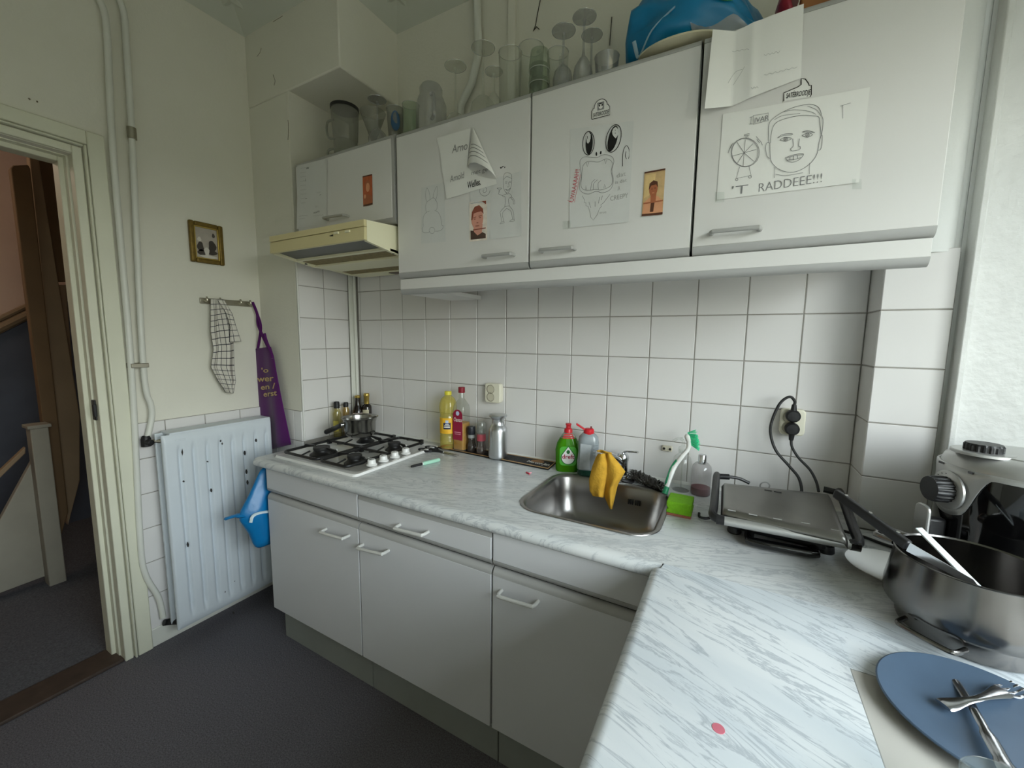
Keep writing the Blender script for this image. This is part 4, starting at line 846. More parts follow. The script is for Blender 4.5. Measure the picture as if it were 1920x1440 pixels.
reg('brow', [(0.22, 0.40), (0.38, 0.38), (0.38, 0.40), (0.22, 0.42)], HR); reg('brow', [(0.52, 0.37), (0.70, 0.36), (0.70, 0.38), (0.52, 0.39)], HR); reg('eye', oval(0.30, 0.44, 0.06, 0.012), HR); reg('eye', oval(0.60, 0.42, 0.06, 0.012), HR); reg('mouth', oval(0.44, 0.62, 0.13, 0.012), HR); reg('nose', oval(0.45, 0.54, 0.06, 0.012), HR); reg('caption_bar', [(0.20, 0.70), (0.92, 0.68), (0.92, 0.705), (0.20, 0.725)], HR); reg('corner_tint', [(0.70, 0.01), (0.94, 0.01), (0.94, 0.10)], HR)
# --- monster
f = cropf(1050, 180, 5.538)
t = paper('monster_drawing', 'ink drawing of a creature with huge eyes and open mouth', 'drawing', (1.35, YP, 1.75))
sheet(t, 'sheet', [f(105, 345), f(768, 258), f(715, 1310), f(100, 1372)], mt=PAPG, wav=0.0012)
drawing(t, 'eye_outlines', [ellp(295, 490, 60, 122, 3), ellp(556, 440, 74, 146, 14)], f, INK, 0.0024)
fillpoly(t, 'pupil', ellp(303, 492, 37, 116, 3)[:-1], f, INK, YP-0.0025); fillpoly(t, 'pupil', ellp(549, 442, 46, 138, 14)[:-1], f, INK, YP-0.0025)
fillpoly(t, 'highlight', [(278, 395), (300, 380), (318, 395), (318, 440), (308, 475), (290, 495), (278, 480), (274, 440)], f, PAPG, YP-0.0027); fillpoly(t, 'highlight', [(552, 340), (580, 318), (602, 345), (604, 400), (580, 440), (562, 425), (545, 400), (540, 370)], f, PAPG, YP-0.0027)
drawing(t, 'catchlight', [[(284, 415), (287, 445)], [(574, 350), (574, 362)], [(574, 380), (574, 392)]], f, INK, 0.0016, y=YP-0.0029)
fillpoly(t, 'nostril', ellp(378, 602, 8, 21)[:-1], f, INK, YP-0.0025); fillpoly(t, 'nostril', ellp(423, 588, 8, 19, 8)[:-1], f, INK, YP-0.0025)
drawing(t, 'ear', [[(650, 730), (650, 640), (660, 560), (690, 515), (715, 550), (718, 620), (710, 652)], [(685, 575), (678, 620), (690, 655)]], f, INK, 0.0018)
drawing(t, 'pencil_lines', [[(205, 700), (212, 665), (245, 635), (300, 632), (380, 640), (440, 612), (500, 612), (545, 635), (560, 680), (545, 740), (540, 790), (553, 860), (545, 930), (510, 980), (440, 1005), (375, 990), (300, 1018), (240, 1005), (205, 970), (205, 900), (220, 850), (215, 780), (205, 700)],
    [(240, 720), (275, 685), (330, 680), (400, 685), (470, 655), (520, 665), (548, 710), (530, 780), (545, 860), (535, 920), (490, 955), (420, 975), (365, 970), (290, 980), (235, 965), (218, 920), (225, 850), (228, 780), (240, 720)],
    [(318, 975), (330, 900), (365, 865)], [(345, 975), (350, 910), (390, 870)], [(400, 970), (395, 910), (425, 875)]], f, PENM, 0.0013)
drawing(t, 'teeth_and_beard', [[(270, 690), (285, 735), (298, 685)], [(460, 660), (475, 705), (485, 665)], [(262, 975), (268, 930), (278, 975)], [(455, 960), (463, 915), (475, 950)],
    [(230, 1035), (255, 1080), (250, 1105), (270, 1110), (268, 1140), (290, 1145), (310, 1200), (320, 1260), (345, 1290), (385, 1235), (410, 1170), (435, 1140), (420, 1135), (460, 1100), (480, 1070), (490, 1060), (518, 1020)], [(300, 1100), (320, 1160)], [(365, 1095), (365, 1150)], [(410, 1050), (400, 1115)], [(440, 1035), (430, 1080)]], f, PENM, 0.0012, smooth=False)
ltext(t, 'red_lettering', 'UWAAAAAH!!', f, (140, 1100), (205, 765), 52, REDI, bold=0.0); drawing(t, 'red_underline', [[(148, 1105), (212, 815)], [(128, 1108), (90, 1090), (78, 1080)]], f, REDI, 0.0012)
for txt, a, b, hh in (('dat', (585, 850), (680, 825), 45), ('is dat', (570, 915), (690, 888), 36), ('A', (600, 985), (625, 980), 50), ('CREEPY', (520, 1090), (705, 1055), 50), ('true', (410, 1225), (480, 1215), 26)): ltext(t, 'faint_lettering', txt, f, a, b, hh, PENF)
MB().grid(lambda u, v: pt(f(30+80*u, 1300+85*v-6*u), YP-0.0030), 1, 1).build('tape', TAPE, t, smooth=0, fixn=False)
# --- round topped stickers
def sticker(f, tx, x0, y0, s, label, hide=None, sk=-0.26):
    t = paper('sticker', label, 'sticker', pt(f(x0, y0), YP)); y = YP-0.0012
    g = lambda u, v: (x0+u*s, y0-v*s+sk*u*s)
    outl = [(0, 0), (0, 0.48), (0.06, 0.50), (0.08, 0.60), (0.16, 0.58)]+[(0.50+0.37*math.cos(a), 0.58+0.42*math.sin(a)) for a in [PI*(1-i/14) for i in range(15)]]+[(0.86, 0.60), (0.92, 0.62), (0.94, 0.52), (1, 0.50), (1, 0)]
    if hide: outl = hide
    fillpoly(t, 'backing', [g(*p) for p in outl], f, PAP, y)
    m = MB(); ribbon(m, [f(*g(*p)) for p in outl], 0.0018, y-0.0004, smooth=False, close=not hide); m.build('outline', INK, t, smooth=0, fixn=False)
    A = pt(f(*g(0.07, 0.09)), y-0.0004); B = pt(f(*g(0.95, 0.09)), y-0.0004)
    text_mesh('lettering', tx, INK, t, A, B-A, (-(B-A).z, 0, (B-A).x), 0.0155*s/186*1.0, width=(B-A).length, bold=0.012)
    if not hide:
        fillpoly(t, 'emblem', [g(*p) for p in ((0.31, 0.40), (0.69, 0.40), (0.69, 0.84), (0.31, 0.84))], f, PENM, y-0.0003)
        for cx, cy, rx, ry, mt in ((0.5, 0.62, 0.12, 0.16, PAP), (0.43, 0.66, 0.04, 0.06, INK), (0.58, 0.66, 0.04, 0.06, INK), (0.5, 0.76, 0.10, 0.03, INK)): fillpoly(t, 'emblem_detail', [g(*p) for p in ellp(cx, cy, rx, ry)[:-1]], f, mt, y-0.0005-0.0001*(mt is INK))
    return t
sticker(f, 'SATÉBROODJE', 330, 243, 186, 'black and white arched sticker above the creature drawing')
# --- second snapshot
t, reg = snapshot('snapshot', 'sepia snapshot of a person in a jacket with dark bars', f, [(878, 790), (1095, 750), (1065, 1230), (848, 1250)], dict(bg=(206, 174, 126)))
reg('backdrop', [(0.05, 0.08), (0.55, 0.08), (0.5, 0.5), (0.05, 0.6)], OY); reg('jacket', [(0.02, 0.95), (0.06, 0.70), (0.30, 0.60), (0.70, 0.58), (0.96, 0.70), (0.98, 0.95)], OL); reg('neck', [(0.36, 0.50), (0.64, 0.50), (0.62, 0.72), (0.38, 0.72)], OM); reg('face', oval(0.48, 0.42, 0.20, 0.17), OM); reg('hair', [(0.26, 0.42), (0.28, 0.28), (0.46, 0.22), (0.66, 0.26), (0.70, 0.40), (0.60, 0.32), (0.38, 0.33)], OD); reg('shirt', [(0.40, 0.70), (0.58, 0.70), (0.54, 0.92), (0.38, 0.92)], OD); reg('caption_bar', [(0.04, 0.70), (0.98, 0.68), (0.98, 0.71), (0.04, 0.73)], OM); reg('top_bar', [(0, 0), (1, 0), (1, 0.035), (0, 0.035)], OD); reg('bottom_bar', [(0, 0.95), (1, 0.95), (1, 1), (0, 1)], OD); reg('eye', oval(0.41, 0.41, 0.03, 0.01), OD); reg('eye', oval(0.56, 0.40, 0.03, 0.01), OD); reg('mouth', oval(0.48, 0.50, 0.07, 0.008), OL)
# --- blank folded sheet
f = cropf(1300, 0, 3.692)
t = paper('folded_sheet', 'blank white sheet with its left part folded forward', 'paper', (1.8, YP, 2.0))
A, B, Cc, D = pt(f(135, 203), YP-0.028), pt(f(290, 215), YP-0.0062), pt(f(265, 735), YP-0.0062), pt(f(78, 752), YP-0.030)
E_, F_ = pt(f(765, 25), YP-0.0042), pt(f(745, 540), YP-0.0042)
def fold(u, v):
    if u < 0.3: s = u/0.3; p = (A*(1-s)+B*s)*(1-v)+(D*(1-s)+Cc*s)*v
    else: s = (u-0.3)/0.7; p = (B*(1-s)+E_*s)*(1-v)+(Cc*(1-s)+F_*s)*v; p = p+Vector((0, -0.0035*math.sin(s*PI)-0.003*math.exp(-((s-0.28)/0.08)**2), 0))
    return p
m = MB(); m.grid(fold, 40, 10); m.build('sheet', PAP, t, smooth=80, fixn=False)
for s_ in [scrib(270, 385, 358, -20, 5, 7, 3), scrib(490, 600, 382, -25, 8, 8, 4), scrib(490, 720, 520, -55, 5, 12, 5), [(240, 575), (290, 500), (340, 480)], [(275, 590), (330, 505), (355, 460)], scrib(400, 450, 610, -8, 8, 5, 6)]: drawing(t, 'faint_mark', [s_], f, PENF, 0.0010, y=YP-0.0128)
# --- RADDEEE sheet
t = paper('portrait_drawing', 'pencil portrait drawing lettered T RADDEEE with a spinning wheel', 'drawing', (1.85, YP, 1.75))
sheet(t, 'sheet', [f(205, 790), f(1222, 605), f(1145, 1265), f(160, 1385)], mt=PAP, wav=0.0012)
drawing(t, 'portrait_lines', [[(522, 985), (520, 905), (528, 850), (560, 815), (620, 775), (700, 742), (790, 722), (845, 730), (875, 755), (888, 800), (898, 830), (895, 890), (885, 935)], [(535, 990), (540, 920), (560, 865), (600, 835), (680, 810), (760, 798), (830, 802), (870, 812), (878, 870), (885, 935)],
    [(530, 990), (535, 1100), (560, 1145), (600, 1175), (660, 1192), (720, 1185), (780, 1155), (830, 1110), (858, 1060), (870, 990), (885, 935)], [(530, 990), (508, 990), (500, 1025), (510, 1080), (530, 1098)], [(885, 935), (892, 940), (890, 1000), (880, 1035), (865, 1040)],
    [(582, 955), (620, 930), (680, 925), (682, 933), (630, 937), (582, 955)], [(755, 915), (790, 903), (842, 918)], [(755, 915), (790, 912), (842, 918)], [(600, 968), (635, 950), (680, 958), (640, 978), (600, 968)], ellp(640, 963, 13, 12), ellp(640, 963, 5, 5), [(752, 938), (790, 920), (825, 932), (790, 950), (752, 938)], ellp(790, 935, 12, 12), ellp(790, 935, 5, 5),
    [(688, 960), (692, 1010), (675, 1030), (685, 1045), (735, 1035), (740, 1015), (728, 1010), (735, 960)], [(638, 1090), (700, 1070), (762, 1065), (740, 1100), (695, 1122), (655, 1115), (638, 1090)], [(645, 1093), (700, 1078), (758, 1070)], [(650, 1108), (700, 1104), (745, 1090)], [(670, 1085), (668, 1110)], [(695, 1080), (695, 1108)], [(720, 1076), (722, 1100)]], f, PENC, 0.0013)
drawing(t, 'hair_and_neck', [[(560, 830), (620, 800), (740, 785)], [(620, 775), (700, 760), (800, 770), (850, 792)], [(790, 735), (850, 758), (882, 800)], [(565, 1155), (562, 1232)], [(805, 1130), (803, 1205)], [(570, 1205), (640, 1215), (760, 1195)], [(1015, 735), (1090, 712)], [(1035, 728), (1035, 820)]], f, PENM, 0.0011)
drawing(t, 'wheel', [ellp(360, 1055, 98, 100), ellp(358, 1055, 92, 97)]+[[(352, 1058), (352+88*math.cos(a), 1058+92*math.sin(a))] for a in [rad(x) for x in (-85, -45, -15, 40, 95, 125, 165, 235)]]+[[(320, 1155), (298, 1235), (400, 1215), (385, 1150)], ellp(300, 1243, 9, 8), ellp(392, 1224, 10, 9), [(352, 940), (355, 930), (388, 925), (388, 936), (352, 940)], [(365, 940), (367, 958)], [(376, 936), (378, 955)], [(275, 990), (250, 1035), (240, 1060)], [(265, 1000), (245, 1045)], [(435, 945), (470, 985), (478, 1005)], [(440, 965), (460, 990)]], f, PENC, 0.0012, smooth=False)
ltext(t, 'lettering', "'T", f, (255, 1352), (365, 1338), 62, PENC, bold=-0.012); ltext(t, 'lettering', 'RADDEEE!!!', f, (445, 1330), (880, 1262), 62, PENC, bold=-0.014)
ltext(t, 'boxed_word', 'IVAR', f, (420, 852), (518, 832), 36, PENC); drawing(t, 'word_box', [[(414, 800), (520, 782), (520, 834), (414, 860), (414, 800)], [(390, 812), (410, 808)], [(400, 810), (398, 858)], [(388, 860), (410, 856)]], f, PENC, 0.0011, smooth=False)
for a, b in (((150, 1330), (215, 1400)), ((1100, 1240), (1165, 1310))): MB().grid(lambda u, v: pt(f(a[0]+(b[0]-a[0])*u, a[1]+(b[1]-a[1])*v), YP-0.0032), 1, 1).build('tape', TAPE, t, smooth=0, fixn=False)
sticker(f, 'SATÉBROODJE', 627, 700, 190, 'half hidden arched sticker under the folded blank sheet', hide=[(0, 0), (0, 0.30), (0.52, 0.44), (0.63, 0.50), (0.63, 0.72), (0.78, 0.68), (0.90, 0.50), (0.92, 0.42), (1, 0.42), (1, 0.08), (0.95, 0)], sk=-0.16)
# ================================================================== THINGS ON THE WORKTOP
def loft(sections, c=(0, 0), rz=0.0, n=7, cap=True):
    """sections: (half width, half depth, corner radius, z); stacked rounded rectangles"""
    m = MB(); L_ = []
    for a, b, r, z in sections:
        r = min(r, a*0.999, b*0.999)
        L_.append([(c[0]+x*math.cos(rz)-y*math.sin(rz), c[1]+x*math.sin(rz)+y*math.cos(rz), z) for x, y in rrect(-a, a, -b, b, r, n)])
    k = len(L_[0]); m.add([p for l in L_ for p in l], [(i*k+j, i*k+(j+1) % k, (i+1)*k+(j+1) % k, (i+1)*k+j) for i in range(len(L_)-1) for j in range(k)])
    if cap: m.f += [tuple(range(k-1, -1, -1)), tuple(range((len(L_)-1)*k, len(L_)*k))]
    return m
def curved_label(c, r, z0, z1, ang, half, n=12):
    """label wrapped on a round bottle, centred on direction ang"""
    return MB().grid(lambda u, v: (c[0]+r*math.cos(ang-half+2*half*u), c[1]+r*math.sin(ang-half+2*half*u), z1+(z0-z1)*v), n, 1)
def cam_ang(x, y): return math.atan2(CAM.y-y, CAM.x-x)
def wrap_text(name, txt, m, parent, c, r, z, ang, size, width):
    """lettering bent round a bottle"""
    o = text_mesh(name, txt, m, parent, (0, 0, 0), (1, 0, 0), (0, 0, 1), size, extrude=0, width=width, bold=0.012)
    off = WORLD.get(parent.name, Vector((0, 0, 0)))
    for v in o.data.vertices:
        w_ = v.co+off; a = ang+(w_.x-width/2)/r; v.co = Vector((c[0]+r*math.cos(a), c[1]+r*math.sin(a), z+w_.z))-off
    o.data.update(); return o
ZM = ZW+0.0065
RUB = mat('black_ribbed_rubber', (18, 18, 18), 0.6, bump=0.6, bscale=300); GBORD = mat('gold_mat_border', (190, 150, 100), 0.5); MTXT = mat('mat_white_print', (235, 232, 225), 0.5); MGOLD = mat('mat_gold_emblem', (150, 104, 52), 0.5)
# bar mat
bm_ = thing('bar_mat', 'black rubber bar mat with gold border and white lettering', 'mat', (0.9, -0.06, ZW))
MA = Vector((0.600, -0.088)); MBv = Vector((1.186, -0.118)); MC = Vector((1.178, -0.012)); MD = Vector((0.600, -0.010))
def q2(u, v): p = (MA*(1-u)+MBv*u)*(1-v)+(MD*(1-u)+MC*u)*v; return (p.x, p.y)
MB().prism([q2(0, 0), q2(1, 0), q2(1, 1), q2(0, 1)], XYZ, ZW+0.0002, ZW+0.0055).build('base', RUB, bm_, bevel=0.001)
for nm, a in (('border', [(0.004, 0.03), (0.996, 0.03), (0.990, 0.10), (0.010, 0.10)]), ('border', [(0.010, 0.90), (0.990, 0.90), (0.996, 0.97), (0.004, 0.97)]), ('border', [(0.990, 0.10), (0.996, 0.03), (0.996, 0.97), (0.990, 0.90)]), ('border', [(0.004, 0.03), (0.010, 0.10), (0.010, 0.90), (0.004, 0.97)])):
    MB().prism([q2(*p) for p in a], XYZ, ZW+0.0054, ZW+0.0064).build(nm, GBORD, bm_, smooth=0)
m = MB()
for i in range(70): u = 0.02+i*0.0092; a, b = q2(u, 0.14), q2(u, 0.86); m.box(min(a[0], b[0])-0.0009, max(a[0], b[0])+0.0009, a[1], b[1], ZW+0.005, ZW+0.0062)
tag(m.build('ribs', RUB, bm_, smooth=0), kind='stuff')
a = q2(0.80, 0.36); b = q2(0.975, 0.36)
text_mesh('lettering', 'Hertog Jan', MTXT, bm_, (a[0], a[1], ZW+0.0058), (b[0]-a[0], b[1]-a[1], 0), (0, 1, 0), 0.036, width=Vector((b[0]-a[0], b[1]-a[1])).length, shear=0.1, bold=0.02)
MB().prism([(q2(0.87, 0.66)[0]+0.030*math.cos(t), q2(0.87, 0.66)[1]+0.020*math.sin(t)) for t in [2*PI*i/16 for i in range(16)]], XYZ, ZW+0.0050, ZW+0.0060).build('emblem', MGOLD, bm_, smooth=0)

# sunflower oil bottle
OILY = thin_glass('pale_oil_bottle', tint=(0.95, 0.91, 0.55), base=0.10, rough=0.06, body=0.26, bodycol=(230, 214, 112)); CLEARP = thin_glass('clear_bottle', tint=(0.90, 0.92, 0.90), base=0.08, body=0.10)
YELC = mat('yellow_cap', (226, 214, 60), 0.4); YLAB = mat('yellow_label', (238, 182, 44), 0.45, noise=0.15, nscale=30); DARKB = mat('dark_blue_print', (40, 44, 70), 0.5)
c = (0.652, -0.072); t = thing('oil_bottle', 'tall sunflower oil bottle with yellow cap and yellow label', 'bottle', (c[0], c[1], ZM))
prof = [(0.034, 0), (0.038, 0.006), (0.0385, 0.06), (0.037, 0.064), (0.0385, 0.068), (0.0385, 0.150), (0.0365, 0.156), (0.0375, 0.166), (0.0385, 0.172), (0.0395, 0.195), (0.037, 0.215), (0.030, 0.234), (0.019, 0.245), (0.0145, 0.250), (0.0145, 0.254)]
m = MB(); n = 40; vs = []
for r, z in prof:
    for j in range(n):
        a = 2*PI*j/n; k = 1+(0.045*math.cos(10*a) if 0.168 < z < 0.235 else 0); vs.append((c[0]+r*k*math.cos(a), c[1]+r*k*math.sin(a), ZM+z))
m.add(vs, [(i*n+j, i*n+(j+1) % n, (i+1)*n+(j+1) % n, (i+1)*n+j) for i in range(len(prof)-1) for j in range(n)]+[tuple(range(n))]); m.build('bottle', OILY, t, smooth=50)
MB().lathe([(0.0165, 0), (0.0165, 0.014), (0.015, 0.0165), (0, 0.0168)], (c[0], c[1], ZM+0.252), 24).build('cap', YELC, t)
ca = cam_ang(*c); lb = curved_label(c, 0.0391, ZM+0.075, ZM+0.148, ca, 1.75, 30).build('label', YLAB, t, fixn=False)
curved_label(c, 0.0394, ZM+0.096, ZM+0.126, ca-0.15, 0.45).build('label_badge', DARKB, lb, fixn=False)
for zz, hw in ((0.117, 0.22), (0.111, 0.32), (0.104, 0.36)): curved_label(c, 0.0396, ZM+zz, ZM+zz+0.0035, ca-0.15, hw, 6).build('label_print', MTXT, lb, fixn=False)
curved_label(c, 0.0396, ZM+0.124, ZM+0.138, ca-0.15, 0.18, 6).build('label_figure', mat('pale_blue_emblem', (190, 205, 232), 0.5), lb, fixn=False)
MB().lathe([(0.030, 0), (0.034, 0.004), (0.034, 0.006)], (c[0], c[1], ZM-0.0005), 20).build('base_ring', mat('red_base_ring', (150, 50, 50), 0.5), t)
# square oil bottle
c = (0.722, -0.062); t = thing('oil_bottle', 'square glass oil bottle with dark red cap and red arched label', 'bottle', (c[0], c[1], ZM))
GOLDO = thin_glass('golden_oil', tint=(0.92, 0.66, 0.06), base=0.10, rough=0.05, body=0.72, bodycol=(226, 164, 8))
REDL = mat('dark_red_label', (150, 26, 60), 0.4); REDC = mat('dark_red_cap', (136, 22, 40), 0.35)
loft([(0.0285, 0.0285, 0.008, ZM), (0.030, 0.030, 0.009, ZM+0.004), (0.030, 0.030, 0.009, ZM+0.190), (0.028, 0.028, 0.012, ZM+0.208), (0.020, 0.020, 0.014, ZM+0.226), (0.013, 0.013, 0.012, ZM+0.240), (0.0115, 0.0115, 0.011, ZM+0.276)], c).build('glass', CLEARP, t, smooth=50)
loft([(0.0265, 0.0265, 0.008, ZM+0.004), (0.0285, 0.0285, 0.008, ZM+0.008), (0.0285, 0.0285, 0.008, ZM+0.128)], c).build('oil', GOLDO, t, smooth=50)
MB().lathe([(0.0155, 0), (0.0155, 0.024), (0.014, 0.026), (0, 0.026)], (c[0], c[1], ZM+0.266), 24).build('cap', REDC, t)
xa, xb = c[0]-0.026, c[0]+0.026
pl_ = [(xa, ZM+0.050), (xb, ZM+0.050), (xb, ZM+0.165)]+[(c[0]+0.026*math.cos(a), ZM+0.165+0.026*math.sin(a)) for a in [PI*i/10 for i in range(1, 10)]]+[(xa, ZM+0.165)]
lb = MB().prism(pl_, XZ, c[1]-0.0312, c[1]-0.0300).build('label', REDL, t, smooth=0)
text_mesh('lettering', 'Oanco', MTXT, lb, (c[0]-0.023, c[1]-0.0314, ZM+0.136), (1, 0, 0), (0, 0, 1), 0.026, width=0.046, shear=0.15, bold=0.01)
MB().box(c[0]-0.018, c[0]+0.018, c[1]-0.0316, c[1]-0.0312, ZM+0.084, ZM+0.088).box(c[0]-0.016, c[0]+0.016, c[1]-0.0316, c[1]-0.0312, ZM+0.076, ZM+0.079).build('label_lines', mat('pink_print', (224, 150, 170), 0.5), lb, smooth=0)
MB().prism([(c[0]+0.010*math.cos(a), ZM+0.174+0.011*math.sin(a)) for a in [2*PI*i/7 for i in range(7)]], XZ, c[1]-0.0316, c[1]-0.0311).build('label_emblem', mat('pale_blue_emblem', (190, 205, 232), 0.5), lb, smooth=0)
# pepper mill and spice grinder
c = (0.776, -0.062); t = thing('pepper_mill', 'small glass pepper mill with black cap', 'pepper mill', (c[0], c[1], ZM))
PEPP = thin_glass('pepper_in_glass', tint=(0.5, 0.48, 0.45), base=0.12, body=0.45, bodycol=(70, 62, 56))
MB().lathe([(0.019, 0), (0.020, 0.004), (0.020, 0.030), (0.016, 0.046), (0.0155, 0.062)], (c[0], c[1], ZM), 24).build('glass_jar', PEPP, t)
MB().lathe([(0.0160, 0.062), (0.0165, 0.064), (0.0165, 0.078)], (c[0], c[1], ZM), 24).build('collar', mat('grey_label_band', (150, 152, 150), 0.5), t)
m = MB(); prof = [(0.0175, 0.078), (0.0185, 0.081), (0.0185, 0.108), (0.0170, 0.114), (0.0, 0.1145)]; n = 32
m.add([(c[0]+r*(1+(0.03*math.cos(16*2*PI*j/n) if r > 0.018 else 0))*math.cos(2*PI*j/n), c[1]+r*(1+(0.03*math.cos(16*2*PI*j/n) if r > 0.018 else 0))*math.sin(2*PI*j/n), ZM+z) for r, z in prof for j in range(n)], [(i*n+j, i*n+(j+1) % n, (i+1)*n+(j+1) % n, (i+1)*n+j) for i in range(4) for j in range(n)]); m.build('cap', mat('navy_black_cap', (24, 26, 36), 0.45), t)
c = (0.833, -0.066); t = thing('spice_grinder', 'clear spice grinder with upturned clear cap and red label', 'grinder', (c[0], c[1], ZM))
MB().lathe([(0.021, 0), (0.0225, 0.004), (0.0225, 0.024), (0.017, 0.045), (0.0185, 0.060), (0.0195, 0.088)], (c[0], c[1], ZM), 24).build('jar', thin_glass('grinder_glass', tint=(0.62, 0.58, 0.56), base=0.12, body=0.22, bodycol=(120, 104, 98)), t)
curved_label(c, 0.0202, ZM+0.058, ZM+0.090, cam_ang(*c), 1.6, 20).build('label', mat('soft_red_label', (176, 72, 84), 0.5), t, fixn=False)
MB().lathe([(0.0215, 0.086), (0.0235, 0.094), (0.0235, 0.132), (0.020, 0.141), (0.0, 0.142)], (c[0], c[1], ZM), 24).build('clear_cap', CLEARP, t)
MB().lathe([(0.012, 0.09), (0.013, 0.118), (0.009, 0.122), (0, 0.122)], (c[0], c[1], ZM), 18).build('grinder_head', CLEARP, t)
# aluminium bottle
ALU = mat('spun_aluminium', (205, 207, 210), 0.30, metal=1.0, noise=0.04, nscale=12)
c = (0.930, -0.082); t = thing('aluminium_bottle', 'round aluminium bottle with flared flat lid', 'bottle', (c[0], c[1], ZM))
MB().lathe([(0.038, 0), (0.041, 0.005), (0.0415, 0.010), (0.0415, 0.118), (0.039, 0.130), (0.030, 0.142), (0.0265, 0.148), (0.0260, 0.170), (0.028, 0.174)], (c[0], c[1], ZM), 36).build('body', ALU, t)
MB().lathe([(0.026, 0.168), (0.030, 0.173), (0.038, 0.181), (0.039, 0.186), (0.037, 0.189), (0.010, 0.1905), (0, 0.1905)], (c[0], c[1], ZM), 36).build('lid', ALU, t)
# scissors
sc = thing('kitchen_scissors', 'kitchen scissors with black handles half under the bottles', 'scissors', (0.64, -0.16, ZW))
for k, (ya, yb) in enumerate(((0.026, -0.010), (-0.022, 0.010))):
    cx, cy = 0.588, -0.140+ya*0.9
    lp_ = [(cx+0.034*math.cos(a), cy+0.016*math.sin(a)+0.10*(0.034*math.cos(a))*(1 if k else -1)*0.6, ZW+0.006) for a in [2*PI*i/18 for i in range(18)]]
    hl = MB().tube(lp_, 0.0052, 8, closed=True).build('handle', BLACK, sc)
    MB().tube(spline([(cx+0.030, cy-ya*0.2, ZW+0.006), (cx+0.060, -0.140+ya*0.2, ZW+0.006), (0.675, -0.140+yb*0.3, ZW+0.005)], 4), 0.005, 8).build('shank', BLACK, hl)
    e = (0.765, -0.150+yb*0.8); MB().prism([(0.668, -0.146+yb*0.3), (0.668, -0.134+yb*0.3), e], XYZ, ZW+0.001+0.0022*k, ZW+0.0030+0.0022*k).build('blade', STEEL, sc, smooth=0)
MB().cyl((0.676, -0.140, ZW+0.0005), (0.676, -0.140, ZW+0.011), 0.004, n=12).build('pivot_screw', STEEL, sc)
# mint marker
a = on(2, ZW+0.008, 771, 875); b = on(2, ZW+0.008, 824, 862); d = (b-a); t = thing('gas_lighter', 'mint green stick lighter with black tip lying near the hob', 'lighter', (a.x, a.y, ZW))
P = lambda s: Vector((a.x+d.x*s, a.y+d.y*s, ZW+0.0085))
MB().tube([P(0.0), P(0.05), P(0.40)], [0.0045, 0.0052, 0.0052], 12).build('tip', BLACK, t)
MB().tube([P(0.38), P(0.42), P(0.97), P(1.0)], [0.0060, 0.0080, 0.0082, 0.0065], 14).build('body', mat('mint_plastic', (170, 220, 196), 0.4), t)
MB().cyl(P(0.37), P(0.40), 0.0065, n=12).build('collar', WHITEP, t)
# red clip
c = on(2, ZW+0.003, 990, 887); t = thing('plastic_clip', 'tiny red and pink plastic clip on the worktop', 'clip', (c.x, c.y, ZW))
RC = mat('red_clip_plastic', (206, 60, 84), 0.4)
MB().tube([(c.x-0.009, c.y+0.004, ZW+0.003), (c.x+0.010, c.y-0.006, ZW+0.003)], 0.003, 8).build('bar', RC, t)
MB().tube([(c.x+0.001, c.y-0.001, ZW+0.003), (c.x+0.009, c.y+0.012, ZW+0.003)], 0.0022, 8).build('prong', mat('pink_clip_plastic', (240, 170, 182), 0.4), t)
# saucepan
c = (0.236, -0.226); zp = ZW+0.0425; t = thing('saucepan', 'small flared steel saucepan with black handle on the hob', 'saucepan', (c[0], c[1], zp))
POL = mat('polished_steel', (158, 157, 154), 0.20, metal=1.0)
MB().lathe([(0, 0), (0.050, 0.0), (0.062, 0.006), (0.070, 0.016), (0.073, 0.034), (0.074, 0.070), (0.080, 0.089), (0.0855, 0.0925), (0.086, 0.0938), (0.0840, 0.0942), (0.077, 0.089), (0.072, 0.070), (0.071, 0.034), (0.066, 0.016), (0.05, 0.006), (0, 0.004)], (c[0], c[1], zp), 40).build('pan', POL, t)
hx = on(1, -0.31, 609, 811); hm_ = on(1, -0.285, 628, 803)
MB().tube(spline([(c[0]-0.03, c[1]-0.055, zp+0.062), (c[0]-0.045, c[1]-0.070, zp+0.060), hm_, hx], 6), [0.010]*6+[0.015]*6+[0.016]*6+[0.010], 12, flat=0.75).build('handle', BLACK, t)
MB().tube([(c[0]-0.022, c[1]-0.045, zp+0.064), (c[0]-0.040, c[1]-0.078, zp+0.062)], 0.008, 10).build('handle_bracket', POL, t)
